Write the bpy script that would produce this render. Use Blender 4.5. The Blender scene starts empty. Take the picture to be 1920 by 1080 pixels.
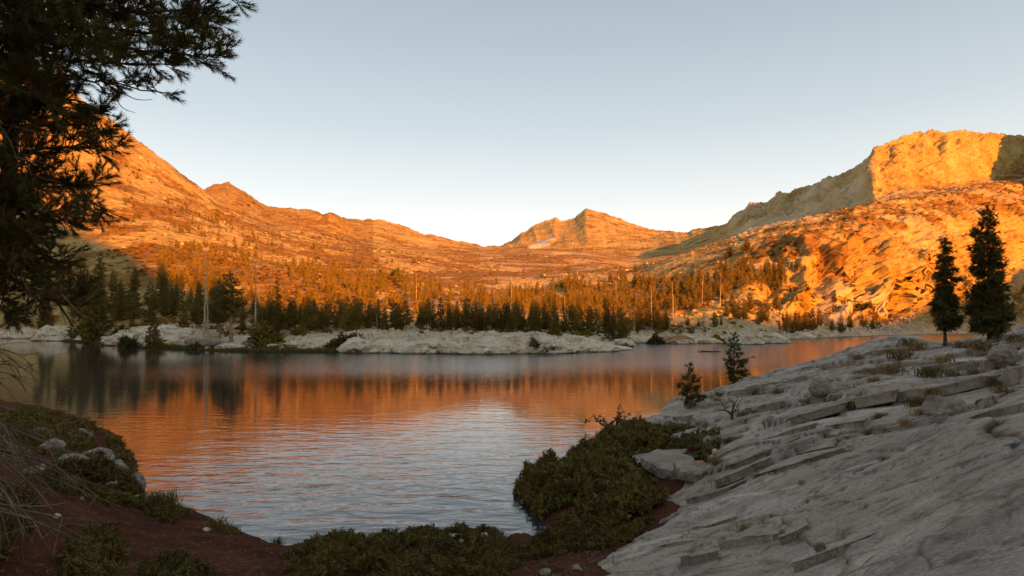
import bpy, math, random
import numpy as np
from mathutils import Vector, Matrix

# ------------------------------------------------------------------ camera, sky, sun
sc = bpy.context.scene
CAMZ, F, HV = 5.0, 1144.0, 610.0        # eye height over the lake, focal length and horizon row of a 1920 px wide frame
cd = bpy.data.cameras.new('camera'); cam = bpy.data.objects.new('camera', cd)
sc.collection.objects.link(cam); sc.camera = cam
cam.location = (0, 0, CAMZ); cam.rotation_euler = (math.radians(90), 0, 0)
cd.sensor_width = 36; cd.lens = 36 * F / 1920; cd.shift_y = (HV - 540) / 1920
cd.clip_start = 0.1; cd.clip_end = 20000

SUN_AZ, SUN_EL = 28.0, 11.0              # degrees to the right of straight behind the camera, height
a_, e_ = math.radians(SUN_AZ), math.radians(SUN_EL)
SUN = np.array([math.sin(a_) * math.cos(e_), -math.cos(a_) * math.cos(e_), math.sin(e_)])
world = bpy.data.worlds.new('World'); sc.world = world; world.use_nodes = True
wn, wl = world.node_tree.nodes, world.node_tree.links
wn.clear()
wo = wn.new('ShaderNodeOutputWorld')
sky = wn.new('ShaderNodeTexSky'); sky.sky_type = 'NISHITA'; sky.sun_disc = False
sky.dust_density = 4; sky.ozone_density = .6; sky.sun_elevation = e_; sky.sun_rotation = math.pi - a_
bg1 = wn.new('ShaderNodeBackground'); bg1.inputs['Strength'].default_value = 0.018
wl.new(sky.outputs[0], bg1.inputs[0])
tc = wn.new('ShaderNodeTexCoord'); sp = wn.new('ShaderNodeSeparateXYZ'); wl.new(tc.outputs['Generated'], sp.inputs[0])
rmp = wn.new('ShaderNodeValToRGB'); wl.new(sp.outputs['Z'], rmp.inputs[0])
stops = [(0.0, (1.0, .88, .70)), (.13, (.98, .93, .82)), (.19, (.76, .76, .74)), (.30, (.52, .57, .59)),
         (.42, (.385, .44, .475)), (.58, (.29, .33, .355)), (1.0, (.23, .25, .27))]
cr = rmp.color_ramp
cr.elements[0].position = stops[0][0]; cr.elements[0].color = (*stops[0][1], 1)
cr.elements[1].position = stops[-1][0]; cr.elements[1].color = (*stops[-1][1], 1)
for p, c in stops[1:-1]:
    e = cr.elements.new(p); e.color = (*c, 1)
bg2 = wn.new('ShaderNodeBackground'); bg2.inputs['Strength'].default_value = 0.465
wl.new(rmp.outputs[0], bg2.inputs[0])
ad = wn.new('ShaderNodeAddShader'); wl.new(bg1.outputs[0], ad.inputs[0]); wl.new(bg2.outputs[0], ad.inputs[1])
wl.new(ad.outputs[0], wo.inputs[0])

sl = bpy.data.lights.new('sun', 'SUN'); sun = bpy.data.objects.new('sun', sl); sc.collection.objects.link(sun)
sl.energy = 5.0; sl.color = (1.0, .285, .0); sl.angle = math.radians(.5)
sun.rotation_euler = Vector(SUN).to_track_quat('Z', 'Y').to_euler()
sc.view_settings.view_transform = 'Standard'; sc.view_settings.look = 'None'
sc.view_settings.exposure = 1.25; sc.view_settings.gamma = 1; sc.view_settings.use_curve_mapping = False
sc.cycles.max_bounces = 5; sc.cycles.transparent_max_bounces = 4

rng = np.random.RandomState(7); random.seed(7)

# ------------------------------------------------------------------ noise
def _h(ix, iy, iz, s):
    with np.errstate(over='ignore'):
        h = (ix.astype(np.int64) * 374761393 + iy.astype(np.int64) * 668265263 + iz.astype(np.int64) * 2147483647 + s * 974634777) & 0xffffffff
        h = (h ^ (h >> 13)) * 1274126177 & 0xffffffff
        h = (h ^ (h >> 16)) * 2246822519 & 0xffffffff
        h = h ^ (h >> 15)
    return (h & 0xffffff) / float(0x1000000)
def vn(x, y, z=None, s=0):
    if z is None: z = np.zeros_like(x)
    ix, iy, iz = np.floor(x).astype(np.int64), np.floor(y).astype(np.int64), np.floor(z).astype(np.int64)
    fx, fy, fz = x - ix, y - iy, z - iz
    fx, fy, fz = [t * t * t * (t * (t * 6 - 15) + 10) for t in (fx, fy, fz)]
    r = 0
    for dx in (0, 1):
        for dy in (0, 1):
            for dz in (0, 1):
                w = (fx if dx else 1 - fx) * (fy if dy else 1 - fy) * (fz if dz else 1 - fz)
                r = r + w * _h(ix + dx, iy + dy, iz + dz, s)
    return r * 2 - 1
def fbm(x, y, z=None, o=5, s=0, g=.5):
    r, a, t = 0, 1, 0
    for k in range(o):
        r = r + a * vn(x * 2 ** k + 17 * k, y * 2 ** k + 5 * k, None if z is None else z * 2 ** k, s + k); t += a; a *= g
    return r / t
def ridged(x, y, z=None, o=5, s=0):
    r, a, t = 0, 1, 0
    for k in range(o):
        r = r + a * (1 - 2 * np.abs(vn(x * 2 ** k, y * 2 ** k, None if z is None else z * 2 ** k, s + k))); t += a; a *= .5
    return r / t
def blocks(x, y, z, s=0, tilt=1.0):
    """faceted blocks: every cell gets its own offset and its own tilted plane; also F2-F1"""
    ix, iy, iz = np.floor(x).astype(np.int64), np.floor(y).astype(np.int64), np.floor(z).astype(np.int64)
    f1 = np.full(x.shape, 9.); f2 = np.full(x.shape, 9.); val = np.zeros(x.shape)
    zr = (-1, 0, 1) if np.ptp(z) > 0 else (0,)
    for dx in (-1, 0, 1):
        for dy in (-1, 0, 1):
            for dz in zr:
                cx, cy, cz = ix + dx, iy + dy, iz + dz
                ax = cx + _h(cx, cy, cz, s); ay = cy + _h(cx, cy, cz, s + 1); az = cz + (_h(cx, cy, cz, s + 2) if len(zr) > 1 else 0)
                qx, qy, qz = x - ax, y - ay, z - az
                d = qx * qx + qy * qy + qz * qz
                v = _h(cx, cy, cz, s + 3) - .5 + tilt * (qx * (_h(cx, cy, cz, s + 4) - .5) + qy * (_h(cx, cy, cz, s + 5) - .5) + qz * (_h(cx, cy, cz, s + 6) - .5)) * 2
                near = d < f1
                f2 = np.where(near, f1, np.minimum(f2, d)); val = np.where(near, v, val); f1 = np.where(near, d, f1)
    return val, np.sqrt(f2) - np.sqrt(f1)
def sst(a, b, x):
    t = np.clip((x - a) / (b - a), 0, 1); return t * t * (3 - 2 * t)

# ------------------------------------------------------------------ mesh helpers
C = sc.collection
def mesh(name, V, faces, mats=(), smooth=True, attrs=None, mi=None):
    """faces: list of (n,k) index arrays"""
    V = np.asarray(V, dtype=np.float32)
    me = bpy.data.meshes.new(name)
    me.vertices.add(len(V)); me.vertices.foreach_set('co', V.ravel())
    loops = np.concatenate([np.asarray(f).ravel() for f in faces]).astype(np.int32)
    tot = np.concatenate([np.full(len(f), np.asarray(f).shape[1]) for f in faces]).astype(np.int32)
    st = np.concatenate([[0], np.cumsum(tot)[:-1]]).astype(np.int32)
    me.loops.add(len(loops)); me.loops.foreach_set('vertex_index', loops)
    me.polygons.add(len(tot)); me.polygons.foreach_set('loop_start', st)
    try: me.polygons.foreach_set('loop_total', tot)
    except Exception: pass
    me.polygons.foreach_set('use_smooth', np.full(len(tot), smooth))
    for m in mats: me.materials.append(m)
    if mi is not None: me.polygons.foreach_set('material_index', np.asarray(mi, dtype=np.int32))
    for k, v in (attrs or {}).items():
        at = me.attributes.new(k, 'FLOAT', 'POINT'); at.data.foreach_set('value', np.asarray(v, dtype=np.float32).ravel())
    me.update(calc_edges=True); me.validate()
    return me
def link(name, me, parent=None, loc=None):
    o = bpy.data.objects.new(name, me); C.objects.link(o)
    if parent is not None: o.parent = parent
    if loc is not None: o.location = loc
    return o
def tag(o, label=None, cat=None, group=None, kind=None):
    if label: o['label'] = label
    if cat: o['category'] = cat
    if group: o['group'] = group
    if kind: o['kind'] = kind
    return o
def thing(name, loc, label, cat, group=None, rz=0, s=1):
    o = bpy.data.objects.new(name, None); C.objects.link(o)
    o.location = loc; o.rotation_euler = (0, 0, rz); o.scale = (s, s, s); o.empty_display_size = .2
    return tag(o, label, cat, group)
def copy_tree(o, parent=None):
    c = o.copy(); C.objects.link(c); c.parent = parent
    for ch in o.children:
        copy_tree(ch, c)
    return c
def grid_faces(n, m, wrap=False):
    i = np.arange(n - 1)[:, None]; j = np.arange(m - (0 if wrap else 1))[None, :]
    a = i * m + j; b = i * m + (j + 1) % m
    return np.stack([a, b, b + m, a + m], -1).reshape(-1, 4)
def scatter(TV, TF, P, S, R=None, tint=None):
    """many copies of a small template joined into one vertex/face array; P (n,3), S (n,) or (n,3), R (n,3,3)"""
    n = len(P); S = np.asarray(S)
    if S.ndim == 1: S = S[:, None] * np.ones(3)
    V = TV[None] * S[:, None, :]
    if R is not None: V = np.einsum('nij,nkj->nki', R, V)
    V = V + P[:, None, :]
    Fc = TF[None] + (np.arange(n) * len(TV))[:, None, None]
    return V.reshape(-1, 3), Fc.reshape(-1, TF.shape[1])
def rotz(a):
    c, s = np.cos(a), np.sin(a); z = np.zeros_like(a); o = np.ones_like(a)
    return np.stack([np.stack([c, -s, z], -1), np.stack([s, c, z], -1), np.stack([z, z, o], -1)], -2)
def frames(D):
    """rotation matrices whose z column is the direction D (n,3)"""
    D = D / np.maximum(np.linalg.norm(D, axis=-1, keepdims=True), 1e-9)
    up = np.where(np.abs(D[..., 2:3]) > .95, np.array([1., 0, 0]), np.array([0, 0, 1.]))
    X = np.cross(up, D); X /= np.maximum(np.linalg.norm(X, axis=-1, keepdims=True), 1e-9)
    return np.stack([X, np.cross(D, X), D], -1)
def rand_rot(n, r=rng):
    q = r.randn(n, 4); q /= np.linalg.norm(q, axis=1, keepdims=True); w, x, y, z = q.T
    return np.stack([np.stack([1-2*(y*y+z*z), 2*(x*y-z*w), 2*(x*z+y*w)], -1), np.stack([2*(x*y+z*w), 1-2*(x*x+z*z), 2*(y*z-x*w)], -1),
                     np.stack([2*(x*z-y*w), 2*(y*z+x*w), 1-2*(x*x+y*y)], -1)], -2)
def tube(P, rad, sides=6):
    """tapered tube along the points P; returns verts, quads"""
    P = np.asarray(P, float); rad = np.asarray(rad, float) * np.ones(len(P))
    T = np.gradient(P, axis=0); M = frames(T)
    # keep frames from twisting
    X = M[0, :, 0]; out = []
    for i in range(len(P)):
        t = T[i] / max(np.linalg.norm(T[i]), 1e-9); X = X - t * X.dot(t); X /= max(np.linalg.norm(X), 1e-9); Y = np.cross(t, X)
        a = np.arange(sides) / sides * 2 * math.pi
        out.append(P[i] + rad[i] * (np.cos(a)[:, None] * X + np.sin(a)[:, None] * Y))
    V = np.concatenate(out); return V, grid_faces(len(P), sides, True)
class Bag:
    def __init__(s): s.V = []; s.F = []; s.n = 0
    def add(s, V, Fc):
        if len(V): s.V.append(V); s.F.append(Fc + s.n); s.n += len(V)
    def mesh(s, name, mats, smooth=True, attrs=None):
        V = np.concatenate(s.V); q = [f for f in s.F if f.shape[1] == 4]; t = [f for f in s.F if f.shape[1] == 3]
        fs = ([np.concatenate(q)] if q else []) + ([np.concatenate(t)] if t else [])
        return mesh(name, V, fs, mats, smooth, attrs)

# ------------------------------------------------------------------ materials
def mat(name, rough=.9, spec=.2):
    m = bpy.data.materials.new(name); m.use_nodes = True
    n, l = m.node_tree.nodes, m.node_tree.links
    b = n['Principled BSDF']; b.inputs['Roughness'].default_value = rough; b.inputs['Specular IOR Level'].default_value = spec
    return m, n, l, b
def ramp(n, l, src, stops, interp='LINEAR'):
    r = n.new('ShaderNodeValToRGB'); l.new(src, r.inputs[0]); c = r.color_ramp; c.interpolation = interp
    c.elements[0].position = stops[0][0]; c.elements[1].position = stops[-1][0]
    c.elements[0].color = (*stops[0][1], 1); c.elements[1].color = (*stops[-1][1], 1)
    for p, col in stops[1:-1]:
        e = c.elements.new(p); e.color = (*col, 1)
    return r.outputs[0]
def noise(n, l, vec, scale, detail=5, rough=.55, dist=0):
    t = n.new('ShaderNodeTexNoise'); t.inputs['Scale'].default_value = scale; t.inputs['Detail'].default_value = detail
    t.inputs['Roughness'].default_value = rough; t.inputs['Distortion'].default_value = dist
    l.new(vec, t.inputs['Vector']); return t.outputs['Fac']
def mixc(n, l, fac, a, b, mode='MIX'):
    m = n.new('ShaderNodeMix'); m.data_type = 'RGBA'; m.blend_type = mode
    for s, v in ((m.inputs[0], fac), (m.inputs[6], a), (m.inputs[7], b)):
        if isinstance(v, tuple): s.default_value = (*v, 1)
        elif isinstance(v, (int, float)): s.default_value = v
        else: l.new(v, s)
    return m.outputs[2]
def math_(n, l, op, a, b=None, clamp=False):
    m = n.new('ShaderNodeMath'); m.operation = op; m.use_clamp = clamp
    for s, v in ((m.inputs[0], a), (m.inputs[1], b)):
        if v is None: continue
        if isinstance(v, (int, float)): s.default_value = v
        else: l.new(v, s)
    return m.outputs[0]
def attr(n, name):
    a = n.new('ShaderNodeAttribute'); a.attribute_name = name; return a.outputs['Fac']
def pos(n): return n.new('ShaderNodeNewGeometry').outputs['Position']
def objc(n): return n.new('ShaderNodeTexCoord').outputs['Object']
def mapping(n, l, vec, rot=(0, 0, 0), scale=(1, 1, 1)):
    m = n.new('ShaderNodeMapping'); m.inputs['Rotation'].default_value = rot; m.inputs['Scale'].default_value = scale
    l.new(vec, m.inputs['Vector']); return m.outputs[0]
def bump(n, l, b, h, strength, dist, prev=None):
    k = n.new('ShaderNodeBump'); k.inputs['Strength'].default_value = strength; k.inputs['Distance'].default_value = dist
    l.new(h, k.inputs['Height'])
    if prev is not None: l.new(prev, k.inputs['Normal'])
    l.new(k.outputs[0], b.inputs['Normal']); return k.outputs[0]

def rock_mat(name, cols, scale, bscale, bstr=.6, bdist=.1, veg=None, tint=None):
    m, n, l, b = mat(name, .92, .15)
    p = objc(n)
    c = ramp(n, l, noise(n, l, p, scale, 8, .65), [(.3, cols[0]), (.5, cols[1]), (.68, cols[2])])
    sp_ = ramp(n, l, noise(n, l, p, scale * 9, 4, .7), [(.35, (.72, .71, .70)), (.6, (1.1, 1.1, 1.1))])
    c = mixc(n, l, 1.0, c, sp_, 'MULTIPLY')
    if veg: c = mixc(n, l, attr(n, 'veg'), c, ramp(n, l, noise(n, l, p, scale * 5, 4, .7), [(.35, veg[0]), (.65, veg[1])]))
    if tint: c = mixc(n, l, attr(n, 'tint'), c, tint)
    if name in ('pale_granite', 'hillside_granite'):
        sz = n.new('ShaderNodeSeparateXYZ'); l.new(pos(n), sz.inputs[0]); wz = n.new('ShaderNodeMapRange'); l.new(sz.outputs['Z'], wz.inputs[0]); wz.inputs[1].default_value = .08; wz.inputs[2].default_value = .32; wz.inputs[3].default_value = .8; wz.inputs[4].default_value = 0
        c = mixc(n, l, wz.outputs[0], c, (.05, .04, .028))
    l.new(c, b.inputs['Base Color'])
    k = bump(n, l, b, noise(n, l, p, bscale, 8, .7), bstr, bdist)
    v = n.new('ShaderNodeTexVoronoi'); v.inputs['Scale'].default_value = bscale * 1.3; l.new(p, v.inputs['Vector'])
    bump(n, l, b, v.outputs['Distance'], bstr, bdist * 1.2, k)
    return m
M = {}
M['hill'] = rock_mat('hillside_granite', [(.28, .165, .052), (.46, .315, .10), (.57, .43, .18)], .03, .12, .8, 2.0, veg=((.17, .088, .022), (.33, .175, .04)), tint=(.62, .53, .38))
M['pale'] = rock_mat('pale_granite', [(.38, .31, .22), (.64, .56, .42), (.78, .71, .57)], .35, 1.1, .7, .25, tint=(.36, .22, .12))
M['grey'] = rock_mat('grey_granite', [(.17, .15, .125), (.30, .265, .22), (.42, .37, .30)], 1.2, 4, .8, .08)
M['tan'] = rock_mat('tan_stone', [(.30, .16, .07), (.42, .25, .12), (.5, .32, .18)], 2, 6, .5, .03)

def slab_material():
    m, n, l, b = mat('slab_granite', .88, .2)
    p = objc(n)
    ps = mapping(n, l, p, rot=(0, 0, math.radians(45)), scale=(.35, 1.6, 1.0))
    c = ramp(n, l, noise(n, l, ps, .55, 9, .62, .4), [(.30, (.20, .17, .145)), (.42, (.36, .315, .265)), (.55, (.46, .41, .35)), (.70, (.66, .59, .50))])
    warm = ramp(n, l, noise(n, l, p, .45, 5, .6), [(.4, (.0, .0, .0)), (.7, (1, 1, 1))])
    c = mixc(n, l, math_(n, l, 'MULTIPLY', warm, .45), c, (.38, .28, .17))
    blue = ramp(n, l, noise(n, l, mapping(n, l, p, rot=(0, 0, .8), scale=(.3, 1, 1)), 1.3, 4, .6), [(.5, (0, 0, 0)), (.72, (1, 1, 1))])
    c = mixc(n, l, math_(n, l, 'MULTIPLY', blue, .35), c, (.25, .245, .27))
    spk = ramp(n, l, noise(n, l, p, 28, 3, .7), [(.35, (.70, .70, .70)), (.65, (1.15, 1.15, 1.15))])
    c = mixc(n, l, 1.0, c, spk, 'MULTIPLY')
    blotch = ramp(n, l, noise(n, l, p, 3.2, 5, .7), [(.36, (.42, .40, .37)), (.50, (1, 1, 1))])
    c = mixc(n, l, .8, c, blotch, 'MULTIPLY')
    vo = n.new('ShaderNodeTexVoronoi'); vo.inputs['Scale'].default_value = 4.5; l.new(mapping(n, l, p, scale=(1, 1, 1)), vo.inputs['Vector'])
    c = mixc(n, l, math_(n, l, 'MULTIPLY', ramp(n, l, math_(n, l, 'ADD', vo.outputs['Distance'], math_(n, l, 'MULTIPLY', noise(n, l, p, 9, 3, .6), .35)), [(.20, (1, 1, 1)), (.32, (0, 0, 0))]), .45), c, (.13, .12, .10))
    ve = n.new('ShaderNodeTexVoronoi'); ve.feature = 'DISTANCE_TO_EDGE'; ve.inputs['Scale'].default_value = .55
    vm = n.new('ShaderNodeVectorMath'); vm.operation = 'ADD'; l.new(mapping(n, l, p, rot=(0, 0, math.radians(42)), scale=(.5, 1.1, .6)), vm.inputs[0])
    nz = n.new('ShaderNodeTexNoise'); nz.inputs['Scale'].default_value = 1.5; nz.inputs['Detail'].default_value = 6; l.new(p, nz.inputs['Vector']); vs = n.new('ShaderNodeVectorMath'); vs.operation = 'SCALE'; vs.inputs['Scale'].default_value = .35; l.new(nz.outputs['Color'], vs.inputs[0]); l.new(vs.outputs[0], vm.inputs[1]); l.new(vm.outputs[0], ve.inputs['Vector'])
    hair = ramp(n, l, ve.outputs['Distance'], [(.0, (1, 1, 1)), (.012, (0, 0, 0))]); hair = math_(n, l, 'MULTIPLY', hair, ramp(n, l, noise(n, l, p, .8, 2, .5), [(.45, (0, 0, 0)), (.55, (1, 1, 1))]))
    c = mixc(n, l, math_(n, l, 'MULTIPLY', hair, .75), c, (.07, .06, .05))
    c = mixc(n, l, attr(n, 'stain'), c, (.10, .095, .09))
    c = mixc(n, l, attr(n, 'vein'), c, (.60, .57, .52))
    c = mixc(n, l, attr(n, 'dirt'), c, ramp(n, l, noise(n, l, p, 6, 5, .6), [(.35, (.07, .045, .022)), (.65, (.16, .105, .05))]))
    c = mixc(n, l, math_(n, l, 'MULTIPLY', attr(n, 'crack'), .8), c, (.05, .04, .03))
    l.new(c, b.inputs['Base Color'])
    k = bump(n, l, b, noise(n, l, mapping(n, l, p, rot=(0, 0, .78), scale=(.7, 1.2, 1)), 2.2, 10, .7), .7, .12)
    k = bump(n, l, b, noise(n, l, p, 14, 5, .75), .8, .03, k)
    return m
M['slab'] = slab_material()
def soil_material():
    m, n, l, b = mat('needle_litter_soil', .95, .1)
    p = objc(n)
    c = ramp(n, l, noise(n, l, p, 1.2, 8, .7), [(.3, (.03, .010, .005)), (.5, (.085, .025, .011)), (.7, (.14, .045, .020))])
    c = mixc(n, l, ramp(n, l, noise(n, l, p, 22, 4, .7), [(.55, (0, 0, 0)), (.75, (1, 1, 1))]), c, (.15, .08, .045))
    l.new(c, b.inputs['Base Color'])
    k = bump(n, l, b, noise(n, l, p, 5, 9, .75), .9, .10)
    bump(n, l, b, noise(n, l, p, 30, 5, .7), .8, .02, k)
    return m
M['soil'] = soil_material()
def leaf_mat(name, a, b_, sc_=3, rough=.75, trans=.0, attrn=None):
    m, n, l, b = mat(name, rough, .2)
    oi = n.new('ShaderNodeObjectInfo')
    v = noise(n, l, pos(n), sc_, 3, .6)
    c = ramp(n, l, v, [(.33, a), (.68, b_)])
    if 'heather' in name: c = mixc(n, l, math_(n, l, 'MULTIPLY', ramp(n, l, noise(n, l, pos(n), .9, 4, .6), [(.48, (0, 0, 0)), (.66, (1, 1, 1))]), .6), c, (.15, .075, .02)); c = mixc(n, l, math_(n, l, 'MULTIPLY', ramp(n, l, noise(n, l, pos(n), 1.7, 3, .6), [(.50, (0, 0, 0)), (.62, (1, 1, 1))]), .5), c, (.17, .16, .03))
    hs = n.new('ShaderNodeHueSaturation'); l.new(c, hs.inputs['Color'])
    mr = n.new('ShaderNodeMapRange'); l.new(oi.outputs['Random'], mr.inputs[0]); mr.inputs[3].default_value = .75; mr.inputs[4].default_value = 1.3
    l.new(mr.outputs[0], hs.inputs['Value']); c = hs.outputs[0]
    if attrn: c = mixc(n, l, attr(n, 'dead'), c, attrn)
    l.new(c, b.inputs['Base Color'])
    return m
M['conifer'] = leaf_mat('conifer_foliage', (.105, .088, .018), (.24, .175, .034), .35)
M['needle'] = leaf_mat('pine_needles', (.045, .045, .010), (.13, .11, .028), 1.5, attrn=(.16, .06, .02))
M['shrub'] = leaf_mat('heather_leaves', (.028, .025, .006), (.17, .125, .028), 4.5)
M['shrub2'] = leaf_mat('bush_leaves', (.06, .058, .016), (.12, .10, .03), 1.0)
M['scrub'] = leaf_mat('hillside_scrub', (.10, .070, .014), (.20, .12, .02), .05)
M['drygrass'] = leaf_mat('dry_grass', (.14, .095, .035), (.30, .21, .09), 2)
M['greengrass'] = leaf_mat('green_grass', (.08, .075, .02), (.15, .12, .035), 2)
M['bark'] = rock_mat('bark', [(.06, .035, .02), (.11, .07, .045), (.16, .11, .07)], 3, 12, .8, .03)
M['palebark'] = rock_mat('pale_bark', [(.20, .12, .06), (.32, .21, .12), (.42, .30, .19)], 1.5, 6, .6, .05)
M['dead'] = rock_mat('dead_wood', [(.35, .27, .19), (.52, .43, .33), (.66, .58, .46)], 1.5, 7, .6, .04)
M['twig'] = rock_mat('grey_twig', [(.08, .06, .045), (.18, .14, .10), (.30, .24, .18)], 2, 9, .5, .01)
m_, n_, l_, b_ = mat('shade_toned_snow', .7, .3); b_.inputs['Base Color'].default_value = (.72, .74, .78, 1)
l_.new(ramp(n_, l_, noise(n_, l_, pos(n_), .06, 5, .6), [(.35, (.22, .26, .31)), (.6, (.36, .40, .46))]), b_.inputs['Base Color']); M['snow'] = m_  # both snow tones darkened and blued, so shade is put into the colour

def water_material():
    m, n, l, b = mat('lake_water', .03, .5)
    b.inputs['Base Color'].default_value = (.03, .034, .038, 1); b.inputs['IOR'].default_value = 1.6
    p = pos(n)
    # calm and wind-ruffled patches of the surface
    pat = noise(n, l, mapping(n, l, p, scale=(.012, .03, 1)), 1.0, 3, .5, .5)
    w1 = noise(n, l, mapping(n, l, p, rot=(0, 0, .10), scale=(.55, 1.5, 1)), 1.0, 3, .45, .6)
    w2 = noise(n, l, mapping(n, l, p, rot=(0, 0, -.25), scale=(1.5, 3.6, 1)), 1.0, 3, .5, .3)
    sep = n.new('ShaderNodeSeparateXYZ'); l.new(p, sep.inputs[0])
    def mr(v, a, b2, c, d):
        k = n.new('ShaderNodeMapRange'); k.interpolation_type = 'SMOOTHSTEP'
        l.new(v, k.inputs[0]); k.inputs[1].default_value = a; k.inputs[2].default_value = b2; k.inputs[3].default_value = c; k.inputs[4].default_value = d
        return k.outputs[0]
    wob = math_(n, l, 'MULTIPLY', math_(n, l, 'SUBTRACT', pat, .5), 30)
    yy = math_(n, l, 'ADD', math_(n, l, 'ADD', sep.outputs['Y'], wob), math_(n, l, 'MULTIPLY', sep.outputs['X'], -.12))
    w3 = noise(n, l, mapping(n, l, p, scale=(2.2, 3.5, 1)), 1.0, 2, .5, .2)
    far = mr(yy, 48, 80, 0, 1)                # breeze far out, under the other shore
    far = math_(n, l, 'MULTIPLY', far, mr(sep.outputs['X'], -60, -15, .0, 1))
    near = mr(yy, 12, 40, .75, .09)
    amp = math_(n, l, 'ADD', near, math_(n, l, 'MULTIPLY', far, .2))
    h = math_(n, l, 'ADD', math_(n, l, 'MULTIPLY', w1, 1.0), math_(n, l, 'MULTIPLY', w2, .35))
    h = math_(n, l, 'ADD', math_(n, l, 'MULTIPLY', h, amp), math_(n, l, 'MULTIPLY', w3, math_(n, l, 'MULTIPLY', far, .5)))
    bump(n, l, b, h, 1.0, .07)
    l.new(math_(n, l, 'ADD', math_(n, l, 'MULTIPLY', far, .10), .04), b.inputs['Roughness'])
    return m
M['water'] = water_material()

# ------------------------------------------------------------------ far terrain: rows of the valley side, from the shore to the skyline
def th(u): return math.degrees(math.atan((u - 960) / F))
def K(*pts):
    """knots (u, v, depth) -> (theta, r, h)"""
    out = []
    for u, v, d in pts:
        out.append((th(u), d / math.cos(math.radians(th(u))), CAMZ + (HV - v) / F * d))
    return out
def Wd(v): return CAMZ * F / (v - HV)           # depth of a lake level point seen at row v
shore = [(-400, 628), (0, 633), (100, 638), (200, 646), (300, 652), (400, 657), (500, 660), (700, 661), (860, 664), (1000, 662), (1160, 656), (1172, 650),
         (1182, 643), (1300, 645), (1380, 643), (1470, 637), (1560, 633), (1640, 630), (1700, 628), (1800, 626), (1920, 624), (2300, 623)]
R0 = [(th(u), Wd(v) / math.cos(math.radians(th(u))), -.1) for u, v in shore]
Rm1 = [(a, r * .90, -3.) for a, r, h in R0]
Rm2 = [(a, r * .75, -6.) for a, r, h in R0]
R1 = K((-400, 615, 350), (0, 622, 265), (100, 620, 225), (200, 612, 185), (300, 622, 160), (400, 636, 140), (500, 640, 128), (600, 628, 122), (700, 624, 122), (860, 632, 118),
       (1000, 633, 124), (1150, 645, 130), (1182, 634, 182), (1300, 633, 180), (1400, 632, 186), (1470, 628, 228), (1560, 622, 264), (1640, 618, 302), (1700, 606, 350), (1800, 598, 440), (1920, 594, 560), (2300, 590, 600))
R2 = K((-400, 560, 360), (0, 575, 310), (100, 570, 265), (200, 565, 250), (300, 580, 215), (400, 600, 190), (500, 606, 180), (700, 606, 175), (860, 606, 175), (1000, 606, 180),
       (1200, 608, 215), (1300, 605, 220), (1400, 600, 235), (1500, 598, 270), (1600, 585, 310), (1700, 565, 375), (1800, 545, 460), (1920, 530, 575), (2300, 520, 640))
R3 = K((-400, 470, 430), (0, 490, 380), (100, 480, 370), (200, 480, 350), (300, 500, 320), (400, 520, 300), (500, 540, 280), (620, 548, 280), (860, 558, 300), (1000, 560, 320),
       (1200, 570, 300), (1300, 570, 270), (1400, 560, 265), (1500, 550, 295), (1600, 540, 330), (1700, 530, 390), (1800, 500, 480), (1920, 470, 590), (2300, 450, 660))
R4 = K((-400, 330, 520), (0, 400, 470), (100, 410, 460), (200, 420, 450), (300, 440, 430), (400, 465, 420), (500, 485, 420), (620, 500, 420), (860, 520, 450), (1000, 522, 470),
       (1100, 515, 480), (1200, 520, 430), (1300, 505, 380), (1400, 480, 350), (1500, 455, 350), (1600, 440, 375), (1700, 425, 430), (1800, 410, 510), (1920, 395, 610), (2300, 380, 690))
R5 = K((-400, 180, 640), (0, 260, 590), (100, 290, 590), (200, 325, 590), (300, 370, 590), (400, 412, 600), (500, 440, 620), (620, 466, 640), (760, 480, 650), (860, 488, 680), (1000, 492, 720),
       (1100, 492, 700), (1180, 503, 600), (1250, 488, 540), (1320, 465, 520), (1400, 441, 510), (1500, 413, 510), (1600, 388, 520), (1700, 370, 560), (1800, 358, 610), (1920, 345, 700), (2100, 200, 740), (2300, 150, 780))
R6 = K((-400, 0, 760), (-200, 20, 740), (0, 95, 720), (100, 150, 720), (200, 216, 720), (240, 246, 725), (300, 291, 735), (350, 332, 740), (380, 356, 745), (420, 388, 760), (500, 430, 800), (620, 455, 860),
       (760, 472, 900), (860, 476, 950), (1000, 474, 1000), (1100, 478, 950), (1180, 500, 760), (1250, 497, 680), (1320, 478, 660), (1400, 452, 680), (1500, 420, 690), (1600, 396, 650), (1640, 384, 640), (1700, 362, 660), (1800, 352, 700), (1920, 330, 800), (2100, 120, 830), (2300, 100, 860))
R7 = K((-400, 20, 900), (0, 130, 860), (100, 190, 860), (200, 256, 860), (300, 330, 870), (350, 366, 880), (380, 380, 900), (420, 396, 950), (460, 402, 1000), (500, 420, 1020), (560, 425, 1050), (620, 436, 1080),
       (660, 445, 1100), (760, 462, 1150), (860, 470, 1200), (1000, 468, 1300), (1100, 472, 1300), (1200, 482, 1180), (1280, 472, 1130), (1330, 455, 1080), (1400, 425, 900), (1450, 412, 860), (1500, 405, 800), (1560, 395, 740), (1600, 388, 700), (1640, 372, 670), (1700, 350, 690),
       (1800, 342, 740), (1920, 322, 840), (2100, 140, 900), (2300, 110, 930))
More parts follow.
